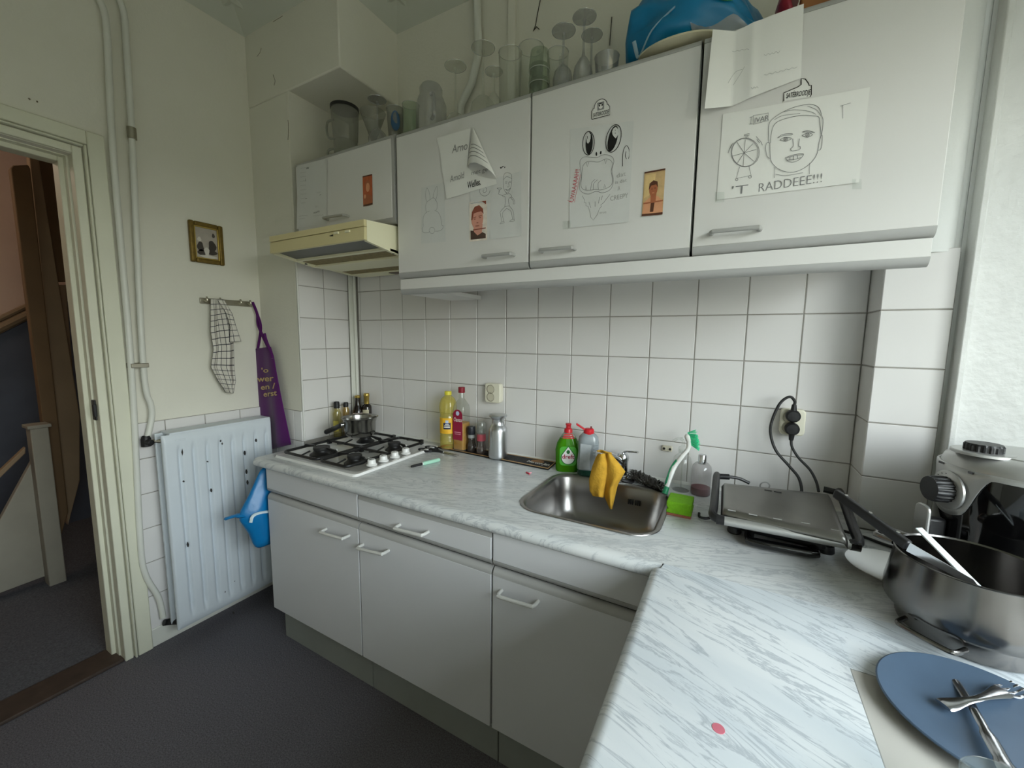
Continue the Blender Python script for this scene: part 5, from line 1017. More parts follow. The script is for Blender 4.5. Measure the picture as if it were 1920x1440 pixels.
# bottles in the niche corner
def bottle(name, label, c, prof, mt, capprof, capm, lab=None, labm=None, extra=None):
    t = thing(name, label, 'bottle', (c[0], c[1], ZW)); MB().lathe(prof, (c[0], c[1], ZW), 24).build('bottle', mt, t)
    MB().lathe(capprof, (c[0], c[1], ZW), 20).build('cap', capm, t)
    if lab: curved_label(c, lab[0], ZW+lab[1], ZW+lab[2], cam_ang(*c)+lab[4], lab[3], 14).build('label', labm, t, fixn=False)
    return t
DKB = mat('dark_brown_bottle', (26, 18, 14), 0.15, coat=0.4); GOLDC = mat('gold_foil', (186, 160, 84), 0.3, metal=0.8); CRML = mat('cream_label', (204, 196, 168), 0.5); WLAB = mat('white_red_label', (226, 206, 204), 0.5); YLB = mat('pale_yellow_label', (214, 200, 90), 0.5)
bottle('dressing_bottle', 'slim clear bottle with black cap and yellow label behind the saucepan', (0.008, -0.178), [(0.018, 0), (0.020, 0.004), (0.020, 0.120), (0.015, 0.140), (0.011, 0.148), (0.011, 0.155)], thin_glass('vinegar_glass', tint=(0.82, 0.78, 0.5), base=0.1, body=0.08, bodycol=(190, 180, 110)), [(0.0145, 0.150), (0.0145, 0.176), (0.012, 0.184), (0, 0.185)], BLACK, (0.0203, 0.030, 0.085, 0.8, -0.5), YLB)
bottle('vinegar_bottle', 'small pale bottle with round black cap behind the saucepan', (0.004, -0.118), [(0.015, 0), (0.0165, 0.004), (0.0165, 0.130), (0.0115, 0.145), (0.0115, 0.152)], thin_glass('amber_vinegar', tint=(0.86, 0.74, 0.45), base=0.1, body=0.10, bodycol=(170, 130, 50)), [(0.0130, 0.148), (0.0130, 0.166), (0.0105, 0.172), (0, 0.173)], BLACK)
bottle('sauce_bottle', 'dark sauce bottle with gold crown cap and white label', (0.030, -0.062), [(0.029, 0), (0.030, 0.004), (0.030, 0.105), (0.027, 0.125), (0.016, 0.150), (0.0135, 0.165), (0.0130, 0.196)], DKB, [(0.0145, 0.192), (0.0150, 0.196), (0.0150, 0.204), (0.0, 0.207)], GOLDC, (0.0304, 0.085, 0.112, 0.9, -0.1), WLAB)
bottle('wine_vinegar_bottle', 'dark bottle with long gold foil neck in the corner', (0.068, -0.034), [(0.024, 0), (0.025, 0.004), (0.025, 0.140), (0.022, 0.150), (0.013, 0.158), (0.0125, 0.175)], DKB, [(0.0135, 0.158), (0.0138, 0.196), (0.0155, 0.199), (0.0155, 0.210), (0.013, 0.216), (0, 0.217)], GOLDC, (0.0253, 0.080, 0.128, 0.75, -0.35), CRML)

# ------------------------------------------------------------------ around the sink
# green washing up liquid
GRN = thin_glass('green_soap', tint=(0.25, 0.62, 0.05), base=0.10, rough=0.06, body=0.72, bodycol=(72, 150, 10)); CLB = thin_glass('bottle_top_clear', tint=(0.8, 0.86, 0.78), base=0.1, body=0.25, bodycol=(190, 200, 180)); REDP = mat('red_plastic', (206, 32, 44), 0.35)
c = (1.250, -0.075); rz = 0.42; t = thing('dish_soap', 'green washing up liquid bottle with red cap and dreft label', 'bottle', (c[0], c[1], ZW))
loft([(0.044, 0.024, 0.022, ZW), (0.047, 0.027, 0.025, ZW+0.006), (0.0475, 0.027, 0.025, ZW+0.055), (0.0490, 0.027, 0.025, ZW+0.085), (0.043, 0.025, 0.023, ZW+0.112), (0.031, 0.021, 0.020, ZW+0.135)], c, rz).build('liquid', GRN, t, smooth=60)
loft([(0.031, 0.021, 0.020, ZW+0.135), (0.024, 0.019, 0.018, ZW+0.147), (0.016, 0.016, 0.0155, ZW+0.156)], c, rz).build('bottle_top', CLB, t, smooth=60)
MB().lathe([(0.0165, 0.152), (0.0165, 0.166), (0.014, 0.171), (0.010, 0.173), (0.0095, 0.183), (0.0115, 0.185), (0.0115, 0.191), (0, 0.192)], (c[0], c[1], ZW), 22).build('cap', REDP, t)
fx = Vector((math.cos(rz), math.sin(rz), 0)); fn_ = Vector((math.sin(rz), -math.cos(rz), 0)); C0 = Vector((c[0], c[1], ZW))
def lab(pts, off, nm, mt, par): 
    return MB().add([C0+fx*u+Vector((0, 0, z))+fn_*off for u, z in pts], [tuple(range(len(pts)))]).build(nm, mt, par, smooth=0, fixn=False)
lb = lab([(u*1.0, z) for u, z in rrect(-0.033, 0.033, 0.028, 0.104, 0.014, 4)], 0.0276, 'label', mat('green_label', (84, 178, 60), 0.4), t)
drop = [(0.0, 0.103)]+[(0.025*math.cos(a), 0.060+0.026*math.sin(a)) for a in [rad(x) for x in range(35, -216, -15)]]
lab([(u*1.16, 0.062+(z-0.062)*1.10) for u, z in drop], 0.0279, 'drop_border', mat('dark_green_label', (20, 104, 44), 0.4), lb); lab(drop, 0.0282, 'white_drop', WHITEP, lb)
text_mesh('lettering', 'dreft', mat('maroon_print', (160, 26, 60), 0.4), lb, C0+fx*-0.0235+Vector((0, 0, 0.056))+fn_*0.0286, fx, (0, 0, 1), 0.024, width=0.047, bold=0.02)
lab([(0.007*math.sin(a)*(1 if z_ else 1), 0.083+0.008*math.cos(a)) for a in [2*PI*i/10 for i in range(10)] for z_ in (1,)], 0.0286, 'small_drop', mat('dark_green_label', (20, 104, 44), 0.4), lb)
for k in range(3): lab([(-0.024+k*0.003, 0.135+k*0.0065), (0.024-k*0.003, 0.135+k*0.0065), (0.022-k*0.003, 0.139+k*0.0065), (-0.022+k*0.003, 0.139+k*0.0065)], 0.0226-k*0.0012, 'red_stripe', REDP, t)
# grey bottle with open flip cap
c = (1.338, -0.088); rz = 0.40; t = thing('cleaner_bottle', 'grey translucent bottle with open red flip cap', 'bottle', (c[0], c[1], ZW)); C0 = Vector((c[0], c[1], ZW)); fx = Vector((math.cos(rz), math.sin(rz), 0)); fn_ = Vector((math.sin(rz), -math.cos(rz), 0))
GREYB = mat('grey_translucent_plastic', (140, 148, 152), 0.25, coat=0.3); DKG = mat('dark_green_liquid', (22, 66, 52), 0.2, coat=0.3)
loft([(0.036, 0.022, 0.02, ZW), (0.040, 0.025, 0.024, ZW+0.005), (0.041, 0.026, 0.024, ZW+0.026)], c, rz).build('liquid', DKG, t, smooth=60)
loft([(0.041, 0.026, 0.024, ZW+0.026), (0.041, 0.026, 0.024, ZW+0.060), (0.038, 0.025, 0.024, ZW+0.095), (0.040, 0.025, 0.024, ZW+0.130), (0.036, 0.023, 0.022, ZW+0.152), (0.024, 0.018, 0.017, ZW+0.165), (0.017, 0.016, 0.0155, ZW+0.168)], c, rz).build('bottle', GREYB, t, smooth=60)
for k in range(5): MB().tube([C0+fx*0.016+fn_*0.0255+Vector((0, 0, 0.075+k*0.012)), C0+fx*0.034+fn_*0.022+Vector((0, 0, 0.078+k*0.012))], 0.0022, 6).build('grip_rib', GREYB, t)
lab([(-0.034, 0.030), (0.006, 0.030), (0.004, 0.075), (0.010, 0.125), (-0.032, 0.130)], 0.0268, 'label', mat('grey_print_label', (170, 176, 178), 0.4, noise=0.1, nscale=60), t)
cp = MB().lathe([(0.0195, 0.164), (0.0205, 0.168), (0.0195, 0.180), (0.015, 0.184), (0, 0.185)], (c[0], c[1], ZW), 22).build('cap', REDP, t)
p0 = C0+Vector((0, 0, 0.180))-fx*0.016; MB().obox(p0-fx*0.016+Vector((0, 0, 0.010)), (-fx*0.016+Vector((0, 0, 0.010))), fn_*0.009, (fx*0.0016+Vector((0, 0, 0.0026)))).build('flip_lid', REDP, cp, bevel=0.001)
MB().cyl(C0+fx*0.008+Vector((0, 0, 0.183)), C0+fx*0.008+Vector((0, 0, 0.192)), 0.003, n=10).build('nozzle', mat('dark_red_nozzle', (120, 20, 30), 0.4), cp)
# yellow cloth on the tap
YCL = mat('yellow_cleaning_cloth', (204, 158, 58), 0.95, noise=0.16, nscale=45, bump=0.5, bscale=160, spec=0.1)
t = thing('cleaning_cloth', 'yellow cleaning cloth draped over the tap spout', 'cloth', (se.x, -0.212, ZW-0.02))
La1 = [(1120, 852), (1111, 875), (1105, 900), (1106, 920), (1112, 930)]; Ra1 = [(1135, 850), (1140, 872), (1136, 900), (1133, 920), (1131, 933)]
La2 = [(1138, 850), (1134, 880), (1133, 905), (1131, 925), (1144, 954)]; Ra2 = [(1144, 850), (1160, 868), (1172, 884), (1158, 908), (1147, 955)]
def clothf(La_, Ra_, yb, ph_):
    def fn(u, v):
        a = lerp_path(La_, v); b = lerp_path(Ra_, v); y = yb-0.016*math.sin(u*PI)-0.006*math.sin(u*7+ph_+v*3)*v
        return on(1, y, a[0]+(b[0]-a[0])*u, a[1]+(b[1]-a[1])*u)
    return fn
m = MB(); m.grid(clothf(La1, Ra1, -0.222, 0), 16, 20); m.build('left_fall', YCL, t, smooth=80, solid=0.003, fixn=False)
m = MB(); m.grid(clothf(La2, Ra2, -0.218, 2), 18, 22); m.build('right_fall', YCL, t, smooth=80, solid=0.003, fixn=False)
def backfall(u, v): return (se.x-0.012+0.05*u, -0.205+0.034*v+0.004*math.sin(u*8), se.z+0.006-0.055*v*v-0.01*abs(u-0.4)-0.03*v)
m = MB(); m.grid(backfall, 12, 10); m.build('top_fold', YCL, t, smooth=80, solid=0.003, fixn=False)
# steel scourer
t = thing('steel_scourer', 'tangled dark steel wool scourer behind the sink', 'scourer', (1.56, -0.09, ZW))
m = MB(); rnd = random.Random(3); A = Vector((1.506, -0.062, ZW+0.024)); B = Vector((1.612, -0.118, ZW+0.017)); pts = []
for i in range(900):
    s = (i/900+0.08*math.sin(i*0.05)); s = min(max(s, 0), 1); cc = A.lerp(B, s); R_ = 0.029-0.009*s
    a = i*0.9+rnd.uniform(-0.5, 0.5); b = i*0.173; pts.append(cc+Vector((R_*math.cos(a)*math.cos(b), R_*math.sin(a), R_*0.95*math.cos(a)*math.sin(b)*0.9))*rnd.uniform(0.75, 1.05))
pts = [Vector((p.x, p.y, max(p.z, ZW+0.0015))) for p in pts]
m.tube(pts, 0.0016, 4); m.build('wire_tangle', mat('scourer_steel', (92, 90, 86), 0.35, metal=0.9), t)
# clear pump bottle
c = (1.672, -0.070); t = thing('pump_bottle', 'empty clear soap pump bottle behind the dish brush', 'bottle', (c[0], c[1], ZW))
VCL = thin_glass('very_clear_plastic', tint=(0.96, 0.97, 0.96), base=0.05, body=0.05)
MB().lathe([(0.028, 0), (0.031, 0.004), (0.031, 0.100), (0.027, 0.118), (0.016, 0.130), (0.012, 0.134), (0.012, 0.146)], (c[0], c[1], ZW), 28).build('bottle', VCL, t)
MB().lathe([(0.0145, 0.134), (0.0145, 0.154), (0.006, 0.158), (0.005, 0.176), (0.010, 0.178), (0.010, 0.188), (0, 0.189)], (c[0], c[1], ZW), 20).build('pump_head', VCL, t)
MB().tube(spline([(c[0], c[1], ZW+0.183), (c[0]-0.020, c[1]-0.010, ZW+0.183), (c[0]-0.032, c[1]-0.016, ZW+0.174)], 4), 0.005, 8).build('spout', VCL, t)
MB().cyl((c[0], c[1], ZW+0.01), (c[0], c[1], ZW+0.14), 0.0022, n=8).build('dip_tube', VCL, t)
c2_ = on(1, -0.004, 1252, 841); t = thing('wall_hook', 'small cream double hook on the tiles behind the brush', 'hook', (c2_.x, -0.002, c2_.z))
MB().box(c2_.x-0.018, c2_.x+0.016, -0.010, -0.0008, c2_.z-0.010, c2_.z+0.011).build('plate', mat('cream_plastic', (222, 216, 196), 0.45), t, bevel=0.003)
for dx in (-0.012, 0.009): MB().cyl((c2_.x+dx, -0.012, c2_.z), (c2_.x+dx, -0.009, c2_.z), 0.0045, n=12).build('screw', BLACK, t)
# dish brush
t = thing('dish_brush', 'white and green dish brush leaning upright against the clear bottle', 'brush', (1.63, -0.14, ZW))
b0 = on(2, ZW+0.009, 1246, 926); b1 = on(1, -0.120, 1262, 880); b2 = on(1, -0.112, 1277, 858); b3 = on(1, -0.104, 1290, 842); b4 = on(1, -0.100, 1292, 828); b5 = on(1, -0.098, 1288, 814)
MB().tube(spline([b0.lerp(b1, 0.25), b1, b2, b3, b4, b5], 6), [0.0075]*4+[0.0085]*4+[0.0075]*6+[0.0070]*6+[0.0085]*5+[0.0105]*4+[0.009, 0.005], 12, flat=0.85).build('handle', WHITEP, t)
GRNP = mat('sea_green_rubber', (40, 150, 104), 0.45); MINTB = mat('bright_mint_bristle', (84, 232, 176), 0.5)
MB().tube([b0, b0.lerp(b1, 0.28)], [0.010, 0.0082], 12).build('foot_grip', GRNP, t)
off = Vector((-0.0045, 0.002, 0)); MB().tube(spline([b0.lerp(b1, 0.3)+off, b1+off, b1.lerp(b2, 0.8)+off], 5), [0.004]+[0.0070]*9+[0.002], 10).build('grip_inlay', GRNP, t)
m = MB(); hc = (b4+b5)/2; rnd = random.Random(5)
for i in range(130):
    s = rnd.uniform(-0.45, 1.25); p = b4.lerp(b5, s)+Vector((0.004, -0.004, 0)); d_ = Vector((0.9, -0.30, rnd.uniform(-0.25, 0.25)))+Vector((0, rnd.uniform(-0.35, 0.35), 0.35*(s-0.4))); d_ = d_.normalized()
    m.tube([p, p+d_*0.030*rnd.uniform(0.85, 1.05)], 0.0009, 4)
tag(m.build('bristles', MINTB, t), kind='stuff')
# sponge
t = thing('sponge', 'bright green sponge with brown scouring side', 'sponge', (1.69, -0.265, ZW))
sx0, sx1, sy0, sy1 = 1.657, 1.727, -0.312, -0.232
pr_ = [(sx0, ZW+0.008), (sx1, ZW+0.008), (sx1, ZW+0.018), (sx1-0.006, ZW+0.022), (sx1, ZW+0.027), (sx1, ZW+0.044), (sx0, ZW+0.044), (sx0, ZW+0.027), (sx0+0.006, ZW+0.022), (sx0, ZW+0.018)]
MB().prism(pr_, XZ, sy0, sy1).build('foam', mat('lime_foam', (116, 178, 22), 0.95, noise=0.12, nscale=120, bump=0.6, bscale=260), t, bevel=0.003)
MB().box(sx0+0.001, sx1-0.001, sy0+0.001, sy1-0.001, ZW+0.0003, ZW+0.008).build('scouring_pad', mat('brown_pad', (150, 92, 72), 0.95, noise=0.2, nscale=200), t, bevel=0.001)
# soap bottle with red rest
c = (1.735, -0.078); t = thing('soap_bottle', 'clear hand soap bottle with chrome top and red liquid left', 'bottle', (c[0], c[1], ZW))
MB().lathe([(0.029, 0), (0.0315, 0.004), (0.0315, 0.086), (0.029, 0.100), (0.020, 0.110), (0.014, 0.112)], (c[0], c[1], ZW), 28).build('bottle', thin_glass('soap_plastic', tint=(0.86, 0.85, 0.85), base=0.08, body=0.18, bodycol=(190, 188, 188)), t)
MB().lathe([(0.028, 0.0015), (0.0305, 0.005), (0.0305, 0.026), (0.0, 0.0265)], (c[0], c[1], ZW), 28).build('liquid', thin_glass('red_liquid', tint=(0.55, 0.15, 0.22), base=0.08, body=0.78, bodycol=(120, 24, 48)), t)
MB().lathe([(0.0135, 0.108), (0.0135, 0.136), (0.012, 0.139), (0, 0.139)], (c[0], c[1], ZW), 24).build('cap', CHROME, t)
# ------------------------------------------------------------------ sockets, plugs
IVO = mat('ivory_plastic', (232, 228, 208), 0.35); IVOD = mat('ivory_recess', (206, 200, 178), 0.45)
def socket(label, pa, pb, plugs):
    a = on(1, -0.030, *pa); b = on(1, -0.030, *pb); x0, x1, z0, z1 = a.x, b.x, b.z, a.z
    t = thing('wall_socket', label, 'socket', ((x0+x1)/2, 0, z0)); xm = (x0+x1)/2
    MB().prism(rrect(x0, x1, z0, z1, 0.012, 5), XZ, -0.030, -0.0008).build('housing', IVO, t, bevel=0.004, seg=3)
    for k in (0, 1):
        zc = z0+(z1-z0)*(0.30+0.40*k); xc = xm-0.008
        o_ = MB().lathe([(0.0205, 0.0012), (0.0195, 0.0022), (0.0180, 0.0012), (0.0178, 0.0002), (0, 0.0002)], (xc, -0.030, zc), 28, M=Matrix.Rotation(rad(90), 3, 'X')).build('outlet', IVOD, t)
        if not plugs:
            for dx in (-0.0085, 0.0085): MB().cyl((xc+dx*0.75, -0.0300, zc-dx*0.66), (xc+dx*0.75, -0.0306, zc-dx*0.66), 0.0034, n=10).build('pin_hole', BLACK, o_)
            MB().tube([(xc+0.0190*math.cos(a), -0.0312, zc+0.0190*math.sin(a)) for a in [2*PI*i/24 for i in range(24)]], 0.0011, 6, closed=True).build('recess_shadow_gap', mat('recess_brown', (96, 88, 70), 0.6), o_)
            for s in (-1, 1): MB().box(xc-0.004, xc+0.004, -0.0318, -0.0302, zc+s*0.0188-0.0012, zc+s*0.0188+0.0012).build('earth_clip', BRASSY, o_)
    return xm-0.008, z0, z1
socket('ivory double wall socket above the aluminium bottle', (909, 718), (937, 757), False)
xm, z0_, z1_ = socket('ivory double wall socket with two black plugs', (1465, 766), (1508, 819), True)
CBL = mat('black_rubber_cable', (26, 26, 27), 0.5)
def plug(label, px, up, path, r=0.0038):
    p = on(1, -0.045, *px); t = thing('power_plug', label, 'plug', (p.x, -0.032, p.z)); s = 1 if up else -1
    MB().lathe([(0.0185, 0), (0.0185, 0.006), (0.0200, 0.010), (0.0196, 0.022), (0.015, 0.028), (0, 0.029)], (p.x, -0.031, p.z), 24, M=Matrix.Rotation(rad(90), 3, 'X')).build('plug_body', BLACK, t)
    MB().tube([(p.x, -0.047, p.z+s*0.010), (p.x, -0.047, p.z+s*0.036)], [0.0095, 0.0062], 12).build('strain_relief', BLACK, t)
    MB().tube(spline([(p.x, -0.047, p.z+s*0.034)]+[on(1, y, *q) for q, y in path], 7), r, 10).build('cable', CBL, t)
plug('upper black plug with its cable looping left', (1487, 780), True, [((1490, 752), -0.047), ((1480, 744), -0.052), ((1462, 757), -0.058), ((1447, 790), -0.062), ((1445, 815), -0.064), ((1455, 845), -0.068), ((1478, 872), -0.074), ((1497, 895), -0.085), ((1503, 918), -0.105), ((1500, 926), -0.125)], 0.0042)
plug('lower black plug with its cable running down right', (1485, 804), False, [((1485, 838), -0.050), ((1497, 858), -0.055), ((1518, 880), -0.062), ((1530, 902), -0.075), ((1535, 922), -0.10)])
# ================================================================== RIGHT CORNER: grill, fryer, pans, plate, cutlery
BLKP = mat('black_appliance_plastic', (24, 24, 26), 0.42); BLKG = mat('gloss_black', (10, 10, 11), 0.06, coat=0.5); SILV = mat('silver_paint', (190, 190, 188), 0.33, metal=0.75); LIDS = mat('smudged_steel_lid', (138, 136, 132), 0.34, metal=1.0, noise=0.10, nscale=9)
g = thing('contact_grill', 'contact grill with steel lid and black sides on the worktop', 'grill', (1.93, -0.27, ZW))
ZL = 0.936
def gp(px, py, z): p = on(2, z, px, py); return Vector((p.x, p.y, z))
bl, fl, fr, br_ = gp(1354, 906.5, ZL+0.006), gp(1353, 951, ZL), gp(1588, 1003, ZL), gp(1557, 928, ZL+0.006)
dn = Vector((0, 0, -0.016))
def lidf(u, v):
    p = (bl*(1-u)+br_*u)*(1-min(v, 0.8)/0.8)+(fl*(1-u)+fr*u)*min(v, 0.8)/0.8
    if v > 0.8: s = (v-0.8)/0.2; p = p+Vector((0, -0.016*math.sin(s*PI/2), -0.016*(1-math.cos(s*PI/2))))
    e = min(u, 1-u); p.z -= 0.010*max(0, 1-e/0.03)**2
    return p
m = MB(); m.grid(lidf, 40, 20); m.build('lid_plate', LIDS, g, smooth=70, solid=0.003, fixn=False)
lo = [Vector((p.x, p.y, 0)) for p in (bl, fl, fr, br_)]
MB().prism([(p.x, p.y+dy) for p, dy in zip(lo, (0.0, -0.006, -0.006, 0.0))], XYZ, 0.905, 0.929).build('lid_body', BLKP, g, bevel=0.004)
MB().prism([(p.x+dx, p.y+dy) for p, dx, dy in zip(lo, (0.02, 0.025, -0.025, -0.02), (-0.01, 0.045, 0.05, -0.02))], XYZ, ZW+0.016, 0.902).build('base_body', BLKP, g, bevel=0.008)
MB().prism([(p.x+dx, p.y+dy) for p, dx, dy in zip(lo, (0.015, 0.02, -0.02, -0.015), (-0.01, 0.02, 0.025, -0.02))], XYZ, 0.888, 0.9045).build('lower_plate', mat('dark_cast_plate', (44, 43, 42), 0.5), g, bevel=0.003)
for fxy in ((1.838, -0.335), (2.040, -0.338), (1.838, -0.19), (2.050, -0.17)):
    MB().lathe([(0.016, 0.0004), (0.018, 0.004), (0.016, 0.020)], (fxy[0], fxy[1], ZW), 16).build('foot', BLKP, g)
hl_, hr_ = on(2, ZW+0.016, 1406, 1014), on(2, ZW+0.016, 1528, 1038)
MB().tube(spline([(hl_.x, hl_.y+0.05, ZW+0.018), (hl_.x, hl_.y+0.006, ZW+0.017), (hl_.x+0.012, hl_.y-0.002, ZW+0.016), (hr_.x-0.012, hr_.y-0.002, ZW+0.016), (hr_.x, hr_.y+0.006, ZW+0.017), (hr_.x, hr_.y+0.05, ZW+0.018)], 4), 0.0115, 12).build('drip_tray_handle', BLKG, g)
aL0, aL1 = gp(1345, 893, 0.934), gp(1337, 966, 0.918); aR0, aR1 = gp(1572, 924, 0.934), gp(1610, 1018, 0.918)
for a, b, s in ((aL0, aL1, 1), (aR0, aR1, -1)):
    MB().tube(spline([a, a.lerp(b, 0.1)+Vector((-0.002*s, 0, 0.006)), a.lerp(b, 0.8)+Vector((0, 0, 0.004)), b, b+Vector((0.02*s, -0.006, -0.006))], 5), 0.0105, 10, flat=1.2).build('side_arm', BLKP, g)
    MB().tube([a, a+Vector((0.034*s, 0.006, 0.002))], 0.009, 10).build('hinge', BLKP, g)
b0_, b1_ = gp(1358, 976, 0.913), gp(1594, 1021, 0.913)
MB().tube([b0_, b1_], 0.0115, 14).build('grip_bar', SILV, g)
MB().tube([b1_, b1_+(b1_-b0_).normalized()*0.018], 0.0125, 14).build('grip_end', BLKG, g); MB().tube([b0_, b0_-(b1_-b0_).normalized()*0.018], 0.0125, 14).build('grip_end', BLKP, g)
for px, py in ((1372, 957), (1412, 965), (1458, 973), (1510, 981), (1567, 994), (1440, 923), (1458, 926)):
    c = on(2, ZL+0.002, px, py); MB().box(c.x-0.009, c.x+0.009, c.y-0.0012, c.y+0.0012, ZL+0.001 if py > 940 else ZL+0.0055, ZL+0.0028 if py > 940 else ZL+0.0085).build('vent_slot', BLKP if py < 940 else SILV, g, smooth=0)
MB().tube(spline([on(2, ZW+0.01, 1340, 968), on(2, ZW+0.006, 1325, 972), on(2, ZW+0.006, 1312, 969), on(2, ZW+0.012, 1311, 962)], 5), 0.004, 8).build('side_catch', BLKP, g)
MB().tube(spline([on(1, -0.10, 1365, 894), on(1, -0.09, 1385, 897), on(1, -0.085, 1405, 906)], 5), 0.005, 8).build('rear_hinge_arm', BLKP, g)
MB().tube([(p.x, p.y, p.z) for p in [on(1, -0.06, 1434+9*math.cos(a), 911+7*math.sin(a)) for a in [2*PI*i/14 for i in range(14)]]], 0.0022, 6, closed=True).build('rear_cable_loop', SILV, g)

# ------------------------------------------------------------------ air fryer
FC = (2.352, -0.338); FR = 0.126; fa = rad(196); FD = Vector((math.cos(fa), math.sin(fa), 0)); FS = Vector((-FD.y, FD.x, 0)); F0 = Vector((FC[0], FC[1], ZW))
af = thing('air_fryer', 'black and silver air fryer with two dials in the window corner', 'air fryer', (FC[0], FC[1], ZW))
MB().lathe([(0.100, 0.0005), (0.112, 0.010), (0.122, 0.04), (FR, 0.10), (FR, 0.22), (0.1245, 0.256)], F0, 48).build('body', BLKG, af)
MB().lathe([(0.1245, 0.256), (0.1235, 0.266), (0.118, 0.281), (0.106, 0.291), (0.086, 0.297), (0.084, 0.296), (0.082, 0.299), (0.04, 0.303), (0, 0.303)], F0, 48).build('top_cover', SILV, af)
# silver shield dipping round the front dial
def shield(u, v):
    a = fa+(u-0.5)*3.0; q = abs(a-fa); k = min(1, max(0, (q-0.24)/0.34)); k = k*k*(3-2*k); low = 0.256-0.070*(1-k)-0.026*max(0, 1-(q/0.42)**2)
    z = 0.266+(low-0.266)*v; r = 0.1242+0.0038*min(1, v*5)
    return (FC[0]+r*math.cos(a), FC[1]+r*math.sin(a), ZW+z)
m = MB(); m.grid(shield, 60, 10); m.build('dial_shield', SILV, af, smooth=70, solid=0.002, fixn=False)
dc = F0+FD*0.1275+Vector((0, 0, 0.212)); MR = FD.to_track_quat('Z', 'Y').to_matrix()
MB().lathe([(0.041, 0), (0.041, 0.004), (0.038, 0.006), (0.0, 0.006)], dc, 36, M=MR).build('dial_plate', SILV, af)
def knob(o, R_, h, M_, par):
    m = MB(); n = 72; prof = [(R_, 0), (R_, h*0.75), (R_*0.94, h), (0, h)]; vs = []
    for r, z in prof:
        for j in range(n):
            a = 2*PI*j/n; k = 1+0.035*(1 if (j//2) % 2 else -1) if r > R_*0.96 else 1; vs.append(o+M_ @ Vector((r*k*math.cos(a), r*k*math.sin(a), z)))
    m.add(vs, [(i*n+j, i*n+(j+1) % n, (i+1)*n+(j+1) % n, (i+1)*n+j) for i in range(3) for j in range(n)]); return m.build('knob', BLKP, par, smooth=25)
knob(dc+FD*0.006, 0.027, 0.030, MR, af)
for k in range(9):
    a = rad(-60+k*18); p = dc+FD*0.0065+FS*(-0.0345*math.cos(a))+Vector((0, 0, 0.0345*math.sin(a))); MB().obox(p, FS*0.0012, Vector((0, 0, 0.0007)), FD*0.0003).build('scale_mark', BLKP, af, smooth=0)
tk = F0+FD*0.078+Vector((0, 0, 0.2990)); MB().lathe([(0.048, -0.004), (0.048, 0.001), (0.046, 0.0025), (0.0, 0.0025)], tk, 36).build('top_dial_plate', SILV, af); knob(tk+Vector((0, 0, 0.002)), 0.0285, 0.016, Matrix.Identity(3), af)
hbse = F0+FD*0.128+FS*-0.004+Vector((0, 0, 0.10)); 
MB().obox(hbse+FD*0.016+Vector((0, 0, 0.012)), FD*0.018, FS*0.011, Vector((0, 0, 0.035))).build('basket_handle_core', BLKP, af, bevel=0.006)
MB().prism(rrect(-0.019, 0.019, -0.048, 0.050, 0.013, 5), lambda u, v, w_: tuple(hbse+FS*u+Vector((0, 0, v+0.024))+FD*w_), 0.034, 0.041).build('basket_handle', SILV, af, bevel=0.002)
for s, w_ in ((-0.033, 0.005), (0.030, 0.007)):
    p = F0+(FD*math.cos(s*9)+FS*math.sin(-s*9))*0.1262+Vector((0, 0, 0.262)); MB().obox(p, FS*w_, Vector((0, 0, 0.0022)), FD*0.0025).build('indicator', BLKG, af)
MB().lathe([(0.011, 0), (0.0, 0.0008)], F0+(FD*math.cos(1.0)+FS*math.sin(1.0))*0.1265+Vector((0, 0, 0.17)), 12, M=MR).build('side_mark', SILV, af)
MB().tube(spline([(2.268, -0.245, ZW+0.02), (2.20, -0.235, ZW+0.006), (2.14, -0.20, ZW+0.006), (2.085, -0.18, ZW+0.006)], 6), 0.004, 8).build('power_cord', CBL, af)

# ------------------------------------------------------------------ stacked pans
POT = mat('brushed_pan_steel', (124, 122, 120), 0.20, metal=1.0, noise=0.08, nscale=7)
PX_, PY_ = 2.205, -0.566
lp2 = thing('cooking_pot', 'lower steel pot with loop handle under the wide pan', 'pot', (PX_+0.002, PY_, ZW))
MB().lathe([(0, 0.0005), (0.086, 0.0005), (0.093, 0.004), (0.095, 0.010), (0.095, 0.0355), (0.098, 0.037), (0.094, 0.0375), (0.092, 0.012), (0.0, 0.006)], (PX_+0.002, PY_, ZW), 44).build('pot', POT, lp2)
def loop_handle(c, R_, z, ang, wd, out, par, r=0.0042, name='loop_handle'):
    d = Vector((math.cos(ang), math.sin(ang), 0)); s = Vector((-d.y, d.x, 0)); C_ = Vector((c[0], c[1], z))
    pts = [C_+d*(R_*0.985)+s*wd, C_+d*(R_+out*0.8)+s*wd*0.95, C_+d*(R_+out)+s*wd*0.6, C_+d*(R_+out)-s*wd*0.6, C_+d*(R_+out*0.8)-s*wd*0.95, C_+d*(R_*0.985)-s*wd]
    return MB().tube(spline(pts, 5), r, 10).build(name, POT, par)
loop_handle((PX_, PY_), 0.095, ZW+0.024, rad(228), 0.040, 0.032, lp2); loop_handle((PX_, PY_), 0.095, ZW+0.024, rad(48), 0.040, 0.032, lp2)
wp = thing('wide_pan', 'wide steel pan stacked on the lower pot holding knives', 'pan', (PX_, PY_, ZW+0.038))
zb = ZW+0.0378; RT = 0.985
MB().lathe([(0, 0), (0.104, 0), (0.111, 0.003), (0.114, 0.009), (0.1135, 0.030), (0.1075, 0.070), (0.1040, RT-zb-0.002), (0.1055, RT-zb), (0.1035, RT-zb+0.001), (0.1015, RT-zb-0.002), (0.1050, 0.070), (0.111, 0.030), (0.111, 0.011), (0.104, 0.005), (0, 0.004)], (PX_, PY_, zb), 56).build('pan', POT, wp)
